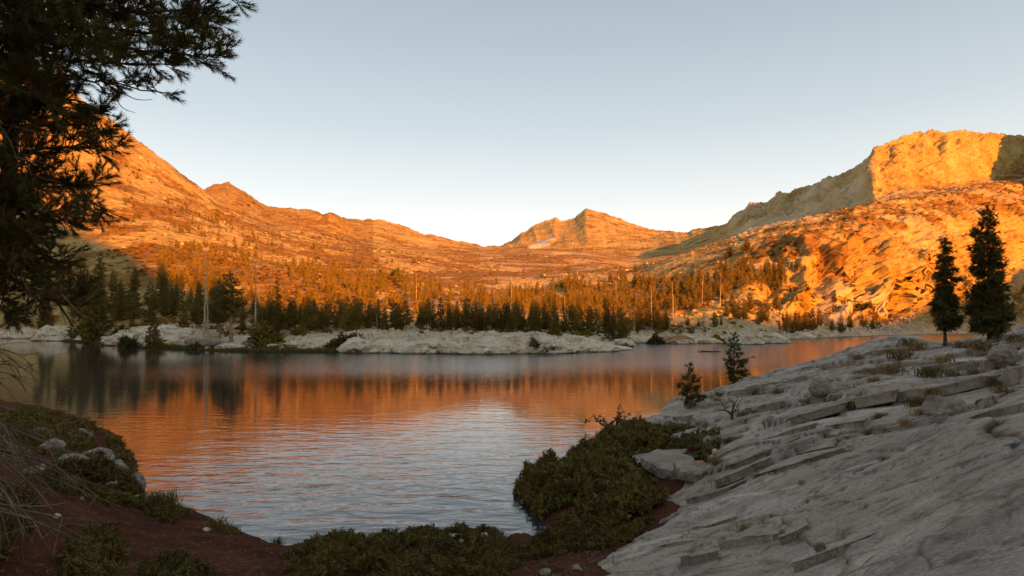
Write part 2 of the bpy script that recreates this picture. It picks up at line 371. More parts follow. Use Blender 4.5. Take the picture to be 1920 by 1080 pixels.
R8 = K((-400, 60, 1000), (0, 170, 1000), (200, 300, 1000), (300, 350, 1050), (350, 365, 1100), (385, 354, 1150), (400, 347, 1180), (428, 343, 1200), (440, 350, 1200), (460, 361, 1210), (500, 386, 1230), (560, 393, 1250), (590, 396, 1260), (606, 403, 1260),
       (618, 400, 1230), (632, 404, 1230), (642, 416, 1260), (680, 425, 1300), (760, 440, 1350), (860, 460, 1400), (940, 464, 1500), (1000, 455, 1550), (1030, 458, 1500), (1100, 450, 1400), (1200, 452, 1420), (1280, 446, 1400), (1330, 436, 1330), (1345, 427, 1250), (1362, 420, 1120), (1375, 401, 1100), (1400, 388, 1050), (1440, 377, 1000), (1452, 374, 980),
       (1480, 362, 930), (1500, 352, 890), (1560, 336, 830), (1600, 316, 780), (1625, 296, 760), (1640, 278, 750), (1680, 260, 760), (1715, 252, 780), (1740, 247, 800), (1800, 245, 840), (1860, 250, 880), (1920, 257, 920), (2300, 270, 1000))
R9 = K((-400, 100, 1200), (0, 250, 1200), (300, 380, 1250), (385, 372, 1300), (428, 365, 1350), (500, 400, 1400), (560, 405, 1450), (606, 410, 1500), (650, 411, 1600), (680, 412, 1600), (720, 412, 1600), (745, 419, 1620), (760, 425, 1640), (800, 441, 1650), (850, 452, 1700), (885, 459, 1750), (905, 462, 1800), (940, 462, 1850), (965, 446, 1850), (1000, 424, 1850),
       (1020, 416, 1850), (1040, 408, 1850), (1052, 413, 1850), (1072, 411, 1850), (1085, 402, 1840), (1098, 392, 1830), (1112, 395, 1830), (1130, 398, 1830), (1160, 409, 1820), (1180, 418, 1800), (1230, 432, 1750), (1262, 434, 1700), (1290, 436, 1650), (1300, 430, 1600), (1330, 427, 1500), (1345, 428, 1400), (1375, 440, 1300),
       (1450, 430, 1200), (1600, 400, 1000), (1700, 330, 960), (1920, 330, 1100), (2300, 330, 1200))
R10 = [(a, r * 1.35, h * .5) for a, r, h in R9]
R11 = [(a, 4200, 20) for a, r, h in R9]
ROWS = [Rm2, Rm1, R0, R1, R2, R3, R4, R5, R6, R7, R8, R9, R10, R11]
SUB = [6, 8, 30, 36, 56, 70, 78, 78, 56, 74, 60, 12, 6]
# the ridge behind the camera that keeps the lake in shade: heights where the sun's rays graze what the light just reaches
RB = 900.0
def ridge_from(u, v, d):
    P = np.array([(u - 960) / F * d, d, CAMZ + (HV - v) / F * d]); s = SUN[:2] / np.linalg.norm(SUN[:2])
    b = P[:2].dot(s); c = P[:2].dot(P[:2]) - RB * RB; t = -b + math.sqrt(b * b - c)
    Q = P[:2] + t * s
    return math.degrees(math.atan2(Q[0], Q[1])), P[2] + t * math.tan(e_)
lim = [ridge_from(*q) for q in ((60, 366, 500), (100, 417, 470), (200, 460, 420), (300, 518, 330), (360, 570, 260), (420, 582, 200), (500, 570, 165), (700, 566, 160), (900, 566, 160), (1100, 568, 160), (1250, 582, 205), (1400, 606, 240), (1520, 612, 290), (1640, 606, 340), (1700, 586, 380), (1760, 568, 430), (1850, 541, 520), (1920, 494, 590))]
lim = [(a if a > 0 else a + 360, h) for a, h in lim]; lim.sort()
print('ridge', [(round(a), round(h)) for a, h in lim])
def ridge_h(a):
    """a in -180..180"""
    a = np.where(a < 0, a + 360, a)
    return np.interp(a, [60] + [q[0] for q in lim] + [300], [90] + [q[1] for q in lim] + [110])
ang_in = np.concatenate([np.arange(-44, 44.01, .115)])
ang_out = np.concatenate([np.arange(47, 312, 2.5)])
TH = np.concatenate([ang_in, ang_out, [316.]])
TH180 = np.where(TH > 180, TH - 360, TH)
def row_eval(k):
    R = ROWS[k]; a = np.array([q[0] for q in R]); r = np.array([q[1] for q in R]); h = np.array([q[2] for q in R])
    rr = np.interp(TH180, a, r); hh = np.interp(TH180, a, h)
    # outside the view: a bowl of land that rises to the ridge behind
    out = sst(43, 54, np.abs(TH180))
    n = len(ROWS)
    ro = [70, 85, 100, 130, 200, 330, 500, 700, RB, 1100, 1350, 1700, 2300, 4200][k]
    f = [-6, -3, .005, .02, .04, .10, .28, .62, 1.0, .75, .6, .5, .3, .1][k]
    ho = np.maximum(ridge_h(TH180) * f, 0) if f > 0 else f
    ho = np.where(np.abs(TH180) > 43, ho, 0)
    return rr * (1 - out) + ro * out, hh * (1 - out) + ho * out
RR, HH = zip(*[row_eval(k) for k in range(len(ROWS))])
RR, HH = np.array(RR), np.array(HH)
ts = np.concatenate([k + np.arange(s) / s for k, s in enumerate(SUB)] + [[len(SUB)]])
ki = np.minimum(ts.astype(int), len(SUB) - 1); fr = (ts - ki)[:, None]
r_ = RR[ki] * (1 - fr) + RR[ki + 1] * fr; h_ = HH[ki] * (1 - fr) + HH[ki + 1] * fr
def blur(A, n, ax):
    for _ in range(2):
        P_ = np.concatenate([np.repeat(A.take([0], ax), n, ax), A, np.repeat(A.take([-1], ax), n, ax)], ax)
        c = np.cumsum(P_, ax); c = np.concatenate([np.zeros_like(c.take([0], ax)), c], ax)
        L_ = A.shape[ax]; A = (c.take(range(2 * n + 1, 2 * n + 1 + L_), ax) - c.take(range(0, L_), ax)) / (2 * n + 1)
    return A
hb = blur(h_, 7, 0); rb = blur(r_, 7, 0)
cres = np.exp(-((ts - 10) / .18) ** 2)[:, None] + np.exp(-((ts - 11) / .18) ** 2)[:, None] + np.exp(-((ts - 8) / .15) ** 2)[:, None] * ((TH180 < th(400)) | (np.abs(TH180) > 50))[None] + np.exp(-((ts - 2) / .3) ** 2)[:, None]
cres = np.clip(cres, 0, 1); h_ = hb * (1 - cres) + h_ * cres; r_ = rb * (1 - cres) + r_ * cres
TR = np.radians(TH)[None]
X = r_ * np.sin(TR); Y = r_ * np.cos(TR); Z = h_.copy()
P = np.stack([X, Y, Z], -1)
ri, ci = np.meshgrid(ts, TH180, indexing='ij')
U = 960 + F * np.tan(np.radians(np.clip(ci, -60, 60)))
VV = HV - (Z - CAMZ) / np.maximum(Y, 1) * F
dt = np.gradient(P, axis=0); da = np.gradient(P, axis=1)
N = np.cross(da, dt); N /= np.maximum(np.linalg.norm(N, axis=-1, keepdims=True), 1e-9); N *= np.sign(N[..., 2:3] + 1e-9)
steep = 1 - N[..., 2]
# roughness of each region (metres), then rocks, gullies, ledges
def blob(u0, v0, su, sv): return np.exp(-((U - u0) / su) ** 2 - ((VV - v0) / sv) ** 2)
dist = r_
rough = .5 + 0 * Z
rough += 4.6 * blob(1580, 520, 130, 55) * (ri < 7) + 4.0 * sst(1560, 1700, U) * sst(3, 3.4, ri) * sst(6.6, 5.6, ri) + 1.4 * sst(1330, 1430, U) * sst(3, 3.6, ri)   # broken cliffs under the right hand mountain
rough += 7.5 * sst(1345, 1400, U) * sst(8.9, 9.2, ri) * sst(10.6, 10, ri)                       # the cliff band along its crest
rough += 2.0 * blob(620, 425, 50, 25) * (ri > 7.5) + .4 * (ri > 9) * (ci < th(900)) + .5 * steep
rough += 2.5 * blob(1290, 590, 200, 30) * (ri > 3) * (ri < 4.5) + 1.6 * (U > 1780) * (ri > 2.2) * (ri < 7)
rough *= sst(1.9, 3.2, ri)
rough *= (1 - .75 * blob(880, 500, 240, 22) * (ri < 9))
rough = np.where(np.abs(ci) > 50, 1.2 * sst(2, 5, ri), rough)
rough *= (1 - .5 * sst(2, 3.0, ri) * sst(4.6, 3.4, ri) * (U > 330) * (U < 1320))
q = 1 / 24.
rk = np.minimum(rough / 9, 1.2)
fl = fbm(X / 60, Y / 60, Z / 60, 5, 3); rg = ridged(X / 45, Y / 45, Z / 110, 5, 9)
crestd = 1 - .75 * np.clip(np.exp(-((ri - 10) / .12) ** 2) + np.exp(-((ri - 11) / .12) ** 2) + np.exp(-((ri - 8) / .12) ** 2) * (U < 420), 0, 1)
D1 = rk * (6 * fl + 7 * rg) + (9 * ridged(ci * .7 + Z / 260, Z / 700, None, 4, 12) + 8 * fl) * sst(9.3, 10, ri) * sst(11.1, 10.9, ri)
D1 *= crestd
D1 += 20 * (ridged(U / 80 + .4 * fl, ri * .6, None, 3, 31) - .2) * sst(1400, 1500, U) * sst(3.0, 3.6, ri) * sst(6.4, 5.4, ri)     # buttresses and gullies of the nose
D1 += 15 * ridged(U / 45 + .3 * fl, ri * .3, None, 3, 33) * sst(1380, 1450, U) * sst(9.05, 9.4, ri) * sst(10.0, 9.8, ri)
D1 += 7 * fbm(X / 90, Y / 90, None, 3, 35) * sst(4, 5, ri) * sst(9, 8, ri) * (U < 1300)
D1 = D1 * (np.abs(ci) < 46)
hz_ = (1 - .6 * sst(7.6, 8.4, ri))
P1 = P + N * D1[..., None] * np.stack([hz_, hz_, .8 + 0 * hz_], -1)
dt = np.gradient(P1, axis=0); da = np.gradient(P1, axis=1); N = np.cross(da, dt); N /= np.maximum(np.linalg.norm(N, axis=-1, keepdims=True), 1e-9); N *= np.sign(N[..., 2:3] + 1e-9)
N = blur(blur(N, 3, 0), 3, 1); N /= np.maximum(np.linalg.norm(N, axis=-1, keepdims=True), 1e-9)
X1, Y1, Z1 = P1[..., 0], P1[..., 1], P1[..., 2]
bA, eA = blocks(X1 * q, Y1 * q, Z1 * q * .7, 11, 1.0)
bB, eB = blocks(X1 * q * 2.7, Y1 * q * 2.7, Z1 * q * 2.2, 23, .9)
bC, eC = blocks(X1 * q * 6, Y1 * q * 6, Z1 * q * 6, 37, 1.0)
bD, eD = blocks(X1 * .6, Y1 * .6, Z1 * .5, 41, 1.6)
br = ((ri < 9.3) | ((U > 1380) & (ri < 10.3))) * 1.
nose = 1 + .15 * sst(1380, 1480, U) * (ri < 7)
D = rk * nose * (5.5 * bA + 3.6 * bB * br + (1.3 * bC + .5 * bD) * br) - rk * (1.2 * (eA < .05) + .9 * (eB < .07)) * br
D *= crestd
D += .9 * sst(2.02, 2.4, ri) * sst(3.6, 3.0, ri) * (np.abs(ci) < 48) * (.6 * bC + .5 * bB + .35 * bD - .3 * (eC < .06))
D += np.minimum(1, rough) * sst(2.2, 3, ri) * (.35 * bC + .2 * bB) * np.clip(dist / 200, .4, 3)
big = fbm(X / 220, Y / 220, None, 4, 77) * 10 * sst(4.2, 6, ri) * sst(8.5, 7, ri) * (np.abs(ci) < 50) * (1 - sst(1500, 1700, U) * .4)
P2 = P1 + N * D[..., None] * np.stack([hz_, hz_, .8 + 0 * hz_], -1); P2[..., 2] += big
# serrated skylines
ser = (fbm(ci * 2.2, ri * 0, None, 5, 5, .6)) * (np.exp(-((ri - 10) / .25) ** 2) * 2.5 * (U > 1300) + np.exp(-((ri - 11) / .25) ** 2) * 5 + np.exp(-((ri - 10) / .25) ** 2) * 3 * (U < 700) + np.exp(-((ri - 8) / .25) ** 2) * 3 * (U < 400))
P2[..., 2] += ser
P2[0:2, :, 2] = -8
# vegetation mask
vg = fbm(X / 28, Y / 28, Z / 28, 5, 51)
zone = .0 + .5 * blob(880, 500, 420, 40) * (ri < 9.5) + .35 * sst(2.9, 3.4, ri) * sst(5.6, 5.0, ri) * (U < 1330) + .2 * (U < 700) * sst(4, 5, ri) + .36 * sst(1300, 1500, U) * (ri < 8.5) * sst(4, 4.6, ri)
veg = sst(.15, .42, vg + zone + .25 * bC - .45 * steep)
veg = np.maximum(veg, (.45 * (ri > 8.5) * (U < 700)))
veg = np.maximum(veg, sst(.05, .25, fbm(X / 50, Y / 16, None, 4, 99) + blob(1050, 488, 60, 14) * .8 - .42) * (ri < 9) * (U > 900) * (U < 1300))
tint = np.clip(sst(.1, .5, fbm(X / 40, Y / 40, Z / 40, 4, 61)) * .8 * sst(5.2, 4.2, ri) + sst(590, 630, VV) * .6, 0, 1) * (U > 330)
tint = np.clip(tint + .7 * sst(1345, 1400, U) * sst(1660, 1600, U) * (ri > 8.5) * (.5 + fl) + .35 * sst(.15, .35, fbm(X / 60, Y / 18, None, 4, 41)) * (ri < 8.5) * sst(5, 6, ri) * (U > 900), 0, 1)
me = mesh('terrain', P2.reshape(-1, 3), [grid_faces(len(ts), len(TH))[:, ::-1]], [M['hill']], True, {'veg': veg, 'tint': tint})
hill = link('hillside_terrain', me); tag(hill, 'sunset lit granite mountains and valley side beyond the lake', kind='structure')
Zg = P2[..., 2]
def far_z(x, y):
    a = math.degrees(math.atan2(x, y)); c = np.searchsorted(ang_in, a); c = int(np.clip(c, 1, len(ang_in) - 1))
    rr = math.hypot(x, y)
    rc = np.hypot(P2[:, c, 0], P2[:, c, 1]); rc = np.maximum.accumulate(rc)
    return float(np.interp(rr, rc, Zg[:, c]))
def far_at(u, d, sink=.0):
    x = (u - 960) / F * d; return (x, d, far_z(x, d) - sink)
def far_hit(u, v, d0=100, d1=2500):
    """first point of the far terrain seen at pixel (u, v)"""
    c = int(np.clip(np.searchsorted(ang_in, th(u)), 1, len(ang_in) - 1))
    pv = HV - (P2[:, c, 2] - CAMZ) / P2[:, c, 1] * F
    k = np.nonzero((pv <= v) & (P2[:, c, 1] > d0))[0]
    if not len(k): return None
    return P2[k[0], c]

# ------------------------------------------------------------------ lake
lw = mesh('lake', [(-900, -8, 0), (700, -8, 0), (1100, 900, 0), (-900, 900, 0)], [np.array([[0, 1, 2, 3]])], [M['water']])
tag(link('lake', lw), 'rippled lake reflecting orange slopes', kind='structure')

# ------------------------------------------------------------------ near shore: thin plate surface through known points
def pt(u, v, h):
    d0 = (6 - h) * F / (v - 600); hk = CAMZ - (v - HV) * d0 / F; w = float(np.clip((700 - v) / 40, 0, 1)); h = hk * w + h * (CAMZ / 6) * (1 - w)
    d = (CAMZ - h) * F / (v - HV); return ((u - 960) / F * d, d, h)
ctl = [pt(*q) for q in [
    (1090, 1080, 1.5), (1180, 1040, 1.25), (1240, 960, 1.0), (1300, 925, 1.1), (1340, 880, 1.3), (1500, 1080, 2.9), (1920, 1080, 4.2), (1500, 960, 2.7), (1700, 1000, 3.6), (1920, 960, 4.25),
    (1500, 850, 2.6), (1700, 850, 3.5), (1920, 850, 4.3), (1400, 800, 1.6), (1600, 760, 3.0), (1760, 760, 3.6), (1920, 750, 4.3), (1225, 797, .25), (1290, 767, .25), (1340, 742, .3), (1400, 718, .4), (1450, 705, .75),
    (1500, 690, 1.3), (1550, 672, 2.0), (1600, 655, 2.8), (1640, 640, 3.4), (1690, 629, 4.0), (1720, 636, 3.8), (1760, 650, 3.1), (1800, 645, 3.4), (1850, 632, 4.0), (1920, 616, 4.8), (1600, 700, 2.7), (1500, 740, 1.9),
    (1750, 700, 3.5), (1850, 680, 3.9), (1920, 690, 4.25), (1350, 830, 1.2), (1280, 830, .6), (1700, 660, 3.4),
    # water's edge
    (1205, 802, -.05), (1150, 820, -.05), (1090, 850, -.05), (1045, 885, -.05), (1010, 930, -.05), (985, 960, -.05), (1010, 975, -.05), (1010, 1000, -.05), (930, 1012, -.05), (800, 1022, -.05), (680, 1030, -.05), (540, 1022, -.02),
    (480, 1008, -.02), (430, 990, -.02), (375, 965, -.02), (330, 945, -.02), (278, 930, -.02), (268, 890, -.02), (248, 850, -.02), (215, 812, -.02), (150, 780, -.02), (60, 758, -.02), (-60, 740, -.02), (-250, 715, -.02),
    (1120, 880, .5), (1150, 960, .6), (1100, 1000, .5), (1180, 850, .35),
    (950, 1080, .75), (800, 1080, .8), (600, 1080, .9), (420, 1080, 1.0), (300, 1040, .9), (200, 1000, 1.1), (200, 900, .9), (100, 850, 1.2), (0, 900, 2.0), (0, 1060, 2.3), (150, 1080, 1.9), (0, 800, 1.0), (-200, 850, 2.0), (-200, 1000, 2.6)]]
n_ctl = len(ctl)
ctl += [(0, 0, 4.35), (2, 1.5, 4.3), (-2, 1, 4.0), (0, 4, 3.2), (-3, 4, 3.0), (5, 0, 4.6), (12, 0, 5.2), (25, 5, 6), (45, 20, 7), (70, 50, 7.5), (90, 90, 6.5), (-8, -2, 3.8), (-20, 0, 4), (-40, 5, 4.5), (-70, 10, 5), (0, -20, 6), (30, -30, 9), (-30, -30, 8), (0, -60, 11), (60, -60, 12), (-60, -60, 11), (110, 0, 10), (-110, 0, 6), (0, -115, 14), (-90, 35, 2.5)]
# lake bed in front, and beyond the slab
ctl += [(-4, 24, -1.6), (-10, 30, -2.2), (0, 32, -2.5), (-14, 60, -3.5), (4, 60, -3), (-30, 60, -3), (-50, 80, -4), (10, 80, -3.5), (0, 110, -5), (30, 100, -3), (52, 108, -2.5), (75, 115, -2), (-60, 110, -4), (14, 60, -1.6), (22, 70, -2.0), (34, 82, -1.5), (100, 118, -2), (-9, 22, -1.0), (-2, 19, -.8)]
ctl = np.array(ctl); ctl[n_ctl:, 2] *= CAMZ / 6; k_ = np.hypot(ctl[:, 0], ctl[:, 1]) < 40; k_[:n_ctl] = False; ctl[k_, :2] *= .86
def tps_fit(c, lam=.02):
    n = len(c); d = np.hypot(c[:, None, 0] - c[None, :, 0], c[:, None, 1] - c[None, :, 1])
    Km = d + lam * np.eye(n)                                   # linear kernel: no overshoot
    Pm = np.c_[np.ones(n), c[:, :2]]; A = np.block([[Km, Pm], [Pm.T, np.zeros((3, 3))]])
    return np.linalg.solve(A, np.r_[c[:, 2], 0, 0, 0])
# work in log-polar like space so near detail and far detail weigh alike
def warp(x, y): 
    r = np.hypot(x, y) + 3; a = np.arctan2(x, y); L_ = np.log(r); return L_ * 1.0 * np.cos(a) * 3, L_ * np.sin(a) * 3
cw = ctl.copy(); cw[:, 0], cw[:, 1] = warp(ctl[:, 0], ctl[:, 1]); WT = tps_fit(cw)
def base_h(x, y):
    x = np.asarray(x, float); y = np.asarray(y, float); sh = x.shape; a, b = warp(x.ravel(), y.ravel()); out = np.empty(len(a))
    for s in range(0, len(a), 40000):
        d = np.hypot(a[s:s + 40000, None] - cw[None, :, 0], b[s:s + 40000, None] - cw[None, :, 1])
        out[s:s + 40000] = d @ WT[:-3] + WT[-3] + WT[-2] * a[s:s + 40000] + WT[-1] * b[s:s + 40000]
    return out.reshape(sh)
def polyline_dist(x, y, L_):
    """signed distance (positive to the left) to a polyline and the parameter along it"""
    best = np.full(x.shape, 1e9); sg = np.ones(x.shape)
    for (ax, ay), (bx, by) in zip(L_[:-1], L_[1:]):
        dx, dy = bx - ax, by - ay; t = np.clip(((x - ax) * dx + (y - ay) * dy) / (dx * dx + dy * dy + 1e-9), 0, 1)
        d = np.hypot(x - ax - t * dx, y - ay - t * dy); s = np.sign(dx * (y - ay) - dy * (x - ax)); k = d < best
        best = np.where(k, d, best); sg = np.where(k, s, sg)
    return best, sg
def hit0(u, v):
    """where the ray of pixel (u, v) meets the smooth near surface"""
    d = np.geomspace(2.5, 110, 700); x = (u - 960) / F * d; z = CAMZ + (HV - v) / F * d; h = base_h(x, d)
    k = np.nonzero(h >= z)[0]
    if not len(k): k = [np.argmin(z - h)]
    return x[k[0]], d[k[0]]
# outline of the bare granite (left edge against soil, shrubs and water)
edge = [(1000, 1180), (1090, 1080), (1160, 1045), (1215, 1000), (1240, 955), (1255, 925), (1300, 905), (1345, 872), (1335, 850), (1300, 835), (1240, 815), (1205, 800)]
E = [hit0(u, v) for u, v in edge]; E = [(-1.5, 3.5), (-4, -3), (-8, -8)][::-1] + E + [(9, 38), (12, 44), (18, 62), (26, 84), (40, 100)]
def slab_mask(x, y):
    d, s = polyline_dist(x, y, E); w = fbm(x * .8, y * .8, None, 4, 13) * .5
    return -s * d + w                                          # >0 on the rock
ledges = [([(1360, 908), (1400, 890), (1450, 868), (1500, 848), (1538, 826)], .16, .9), ([(1505, 748), (1560, 756), (1590, 750), (1640, 760), (1700, 752)], .30, 1.6),
          ([(1560, 775), (1588, 785), (1582, 800), (1566, 825), (1560, 852), (1592, 848)], .035, .6), ([(1755, 805), (1790, 776)], .04, .6), ([(1463, 1006), (1490, 1018), (1515, 1032), (1560, 1042)], .10, .5),
          ([(1572, 1015), (1590, 1045), (1592, 1090)], .09, .4), ([(1840, 703), (1870, 694), (1905, 697)], .22, 1.5), ([(1875, 718), (1930, 719)], .22, 1.2), ([(1280, 1068), (1310, 1040), (1355, 1028)], .07, .4),
          ([(1320, 1085), (1350, 1062), (1358, 1030)], .05, .4), ([(1330, 840), (1400, 815), (1440, 800)], .14, .8), ([(1430, 700), (1500, 705), (1560, 690)], .12, 1.5), ([(1640, 705), (1700, 690), (1760, 690)], .18, 1.5),
          ([(1750, 915), (1720, 940), (1690, 950)], .05, .4), ([(1890, 985), (1884, 1010), (1892, 1025)], .04, .3), ([(1480, 860), (1520, 850), (1600, 850)], .03, .5), ([(1300, 820), (1360, 800), (1420, 775)], .1, 1)]
LED = [([hit0(u, v) for u, v in L_], st, w) for L_, st, w in ledges]
veins = [[hit0(u, v) for u, v in L_] for L_ in ([(1270, 968), (1350, 950), (1420, 938), (1490, 927)], [(1590, 893), (1680, 870), (1735, 855)], [(1815, 828), (1870, 812), (1925, 800)], [(1180, 1000), (1230, 985)])]
stains = [(hit0(u, v), r, e) for u, v, r, e in [(1902, 853, .13, 1), (1848, 840, .09, 1), (1781, 876, .08, .8), (1805, 890, .10, .6), (1715, 890, .12, .35), (1820, 930, .14, .3)]]
def slab_detail(x, y):
    ca, sa = math.cos(math.radians(-42)), math.sin(math.radians(-42)); s = x * ca + y * sa; t = -x * sa + y * ca
    r = np.hypot(x, y); k = np.clip(r / 14, .35, 2.2)
    wx = s + .5 * fbm(x * .7, y * .7, None, 3, 3); wy = t + .5 * fbm(x * .7, y * .7, None, 3, 4)
    b1, e1 = blocks(wx * .20, wy * .40, np.zeros_like(x), 5, .7)
    b2, e2 = blocks(wx * .62, wy * 1.15, np.zeros_like(x), 8, .8)
    fade = sst(5, 12, r)
    h = .15 * k * b1 * (.3 + .7 * fade) + .045 * k * b2 * (.4 + .6 * fade)
    wc = .006 + .0022 * r; crack = np.exp(-(e1 / (.36 * wc)) ** 2) * .12 * k * (.05 + .95 * fade) + np.exp(-(e2 / (.7 * wc)) ** 2) * .03 * k * sst(-.1, .2, fbm(x * .4, y * .4, None, 2, 88))
    h -= crack
    ck = np.clip(np.exp(-(e1 / (.38 * wc)) ** 2) * (.1 + .9 * fade) + .8 * np.exp(-(e2 / (.6 * wc)) ** 2) * sst(-.1, .2, fbm(x * .4, y * .4, None, 2, 88)), 0, 1)
    h += .10 * fbm(s * .3, t * .45, None, 4, 21) * (.6 + .6 * fade) + .02 * fbm(s * 2, t * 3, None, 5, 22) + .015 * fbm(x * 7, y * 7, None, 3, 23)
    dirt = np.exp(-(e1 / .03) ** 2) * fade * sst(.0, .3, fbm(x * .5, y * .5, None, 3, 66) + .1)
    jx = x + .05 * fbm(x * 2.2, y * 2.2, None, 3, 71); jy = y + .05 * fbm(x * 2.2, y * 2.2, None, 3, 72)
    for L_, st, w in LED:
        d, sg = polyline_dist(jx, jy, L_); kk = np.clip(np.hypot(*L_[0]) / 12, .3, 3)
        h += st * .5 * min(1, kk) * sg * sst(0, .05 * kk, d) * np.exp(-d / w) - .05 * kk * np.exp(-(d / (.012 * kk)) ** 2) * min(1, st * 8)
        ck = np.maximum(ck, np.exp(-(d / (.009 * kk)) ** 2) * min(1, st * 8 + .3))
    return h, np.clip(dirt, 0, 1), ck
def near_h(x, y):
    """ground height for placing things"""
    x = np.atleast_1d(np.asarray(x, float)); y = np.atleast_1d(np.asarray(y, float))
    b = base_h(x, y); m = slab_mask(x, y)
    hs, _, _ = slab_detail(x, y); return np.where(m > 0, b + hs * .9, b + .08 * fbm(x * .8, y * .8, None, 4, 31))
def hit(u, v, sink=0.0):
    d = np.geomspace(2.5, 110, 900); x = (u - 960) / F * d; z = CAMZ + (HV - v) / F * d; h = near_h(x, d)
    k = np.nonzero(h >= z)[0]
    if not len(k): k = [np.argmin(z - h)]
    return np.array([x[k[0]], d[k[0]], h[k[0]] - sink])

# soil and lake bed
an = np.concatenate([np.arange(-47, 47.01, .22), np.arange(50, 311, 3.)]); rn = np.geomspace(1.0, 125, 330)
A_, R_ = np.meshgrid(np.radians(an), rn); xs, ys = R_ * np.sin(A_), R_ * np.cos(A_)
zs = base_h(xs, ys); ms = slab_mask(xs, ys)
zs = zs + .10 * fbm(xs * .8, ys * .8, None, 4, 31) + .03 * fbm(xs * 4, ys * 4, None, 4, 32) - .5 * sst(.1, .8, ms) * (np.abs(A_) < .9)
Fs = grid_faces(len(rn), len(an), True)
me = mesh('shore', np.stack([xs, ys, zs], -1).reshape(-1, 3), [Fs[:, ::-1]], [M['soil']])
tag(link('shore_ground', me), 'dark reddish needle litter on the near shore', kind='structure')
# granite slab
an = np.arange(-3, 47.01, .105); rn = np.geomspace(2.0, 118, 560)
A_, R_ = np.meshgrid(np.radians(an), rn); xs, ys = R_ * np.sin(A_), R_ * np.cos(A_)
ms = slab_mask(xs, ys); hb_ = base_h(xs, ys); hd, dirt, ck = slab_detail(xs, ys)
zs = hb_ + hd + .12 * sst(0, .5, ms) - .6 * sst(.02, -.35, ms)
vein = np.zeros_like(xs)
for L_ in veins:
    d, _ = polyline_dist(xs, ys, L_); rr = np.hypot(*L_[1]); vein = np.maximum(vein, np.exp(-(d / (.0032 * rr)) ** 2) * .9)
stain = np.zeros_like(xs)
for (cx, cy), r0, e0 in stains:
    q_ = np.hypot(xs - cx, ys - cy) / r0 + .35 * fbm(xs * 6, ys * 6, None, 3, 3); stain = np.maximum(stain, sst(1.2, .75, q_) * e0)
ok = (ms > -.45); Fq = grid_faces(len(rn), len(an)); keep = ok.ravel()[Fq].all(1)
Fq = Fq[keep]; us, inv = np.unique(Fq, return_inverse=True); inv = inv.reshape(Fq.shape)
Vs = np.stack([xs, ys, zs], -1).reshape(-1, 3)[us]
me = mesh('slab', Vs, [inv[:, ::-1]], [M['slab']], True, {'vein': vein.ravel()[us], 'stain': stain.ravel()[us], 'dirt': dirt.ravel()[us], 'crack': ck.ravel()[us]})
tag(link('granite_slab', me), 'broad glaciated grey granite slab sloping to the lake', kind='structure')
print('slab verts', len(Vs))

# ------------------------------------------------------------------ rocks
def ico(sub):
    import bmesh
    bm = bmesh.new(); bmesh.ops.create_icosphere(bm, subdivisions=sub, radius=1)
    V = np.array([v.co[:] for v in bm.verts]); Fc = np.array([[v.index for v in f.verts] for f in bm.faces]); bm.free(); return V, Fc
ICO = {k: ico(k) for k in (1, 2, 3, 4, 5)}
def boulder(seed, size, sub=4, cuts=14, flat=1.0, nz=.06, planes=(.62, .95)):
    r = np.random.RandomState(seed); V, Fc = ICO[sub]; V = V.copy()
    for _ in range(cuts):
        n_ = r.randn(3); n_ /= np.linalg.norm(n_); c = r.uniform(*planes); d = V @ n_; k = d > c; V[k] -= (d[k] - c)[:, None] * n_
    V += V * (nz * fbm(V[:, 0] * 2 + seed, V[:, 1] * 2, V[:, 2] * 2, 4, seed))[:, None]
    b, e = blocks(V[:, 0] * 1.6 + seed, V[:, 1] * 1.6, V[:, 2] * 1.6, seed, 1.0); V += V * (nz * b)[:, None]
    return V * np.array(size) * np.array([1, 1, flat]), Fc
def rock(name, seed, loc, size, label, m='grey', cat='rock', group=None, rz=0, sub=4, tilt=0, **kw):
    V, Fc = boulder(seed, size, sub, **kw)
    o = link(name, mesh(name, V, [Fc], [M[m]], sub >= 4, {'tint': 0 * V[:, 0]} if m in ('pale', 'hill') else None), loc=tuple(loc)); o.rotation_euler = (tilt, 0, rz)
    return tag(o, label, cat, group)

# pale granite domes along the far peninsula: (u, v base, half width px, height px, depth thickness m, label)
def far_dome(u, v, wpx, hpx, dm, label, seed, m='pale', tintm=0, cat='rock outcrop', group='pale granite outcrops on the far shore'):
    sv = np.interp(u, [q[0] for q in shore], [q[1] for q in shore]); d = Wd(max(v, sv) if v > sv - 3 else sv) + dm * .8 + max(0, sv - v - 3) * .9; zb = CAMZ + (HV - v) / F * d
    s = d / F; V, Fc = ICO[5]; V = V[:, :].copy()
    w, h = wpx * s, hpx * s * (.62 if u < 500 else .85)
    Vs_ = V * np.array([w, dm, h])
    n1 = fbm(Vs_[:, 0] / 5 + seed * 9, Vs_[:, 1] / 5, Vs_[:, 2] / 3, 5, seed); b1, e1 = blocks(Vs_[:, 0] / 4.5 + seed * 3, Vs_[:, 1] / 3, Vs_[:, 2] / 2.2, seed, 1.5)
    b2, e2 = blocks(Vs_[:, 0] / 1.4, Vs_[:, 1] / 1.4, Vs_[:, 2] / .9, seed + 4, 1.3)
    amp = min(1.0, h / 3)
    Vs_ = Vs_ + V * (amp * (.6 * n1 + .75 * b1 + .28 * b2 - .2 * (e1 < .06) - .08 * (e2 < .1)))[:, None] * np.array([1, 1, .75])
    x = (u - 960) * s
    t_ = sst(.1, .4, fbm(Vs_[:, 0] / 5 + 40, Vs_[:, 1] / 3, Vs_[:, 2], 4, seed + 8) + tintm - .25)
    o = link('rock_outcrop', mesh('rock_outcrop', Vs_, [Fc], [M[m]], False, {'tint': t_}), loc=(x, d, max(zb, 0) - .15 * h)); return tag(o, label, cat, group)
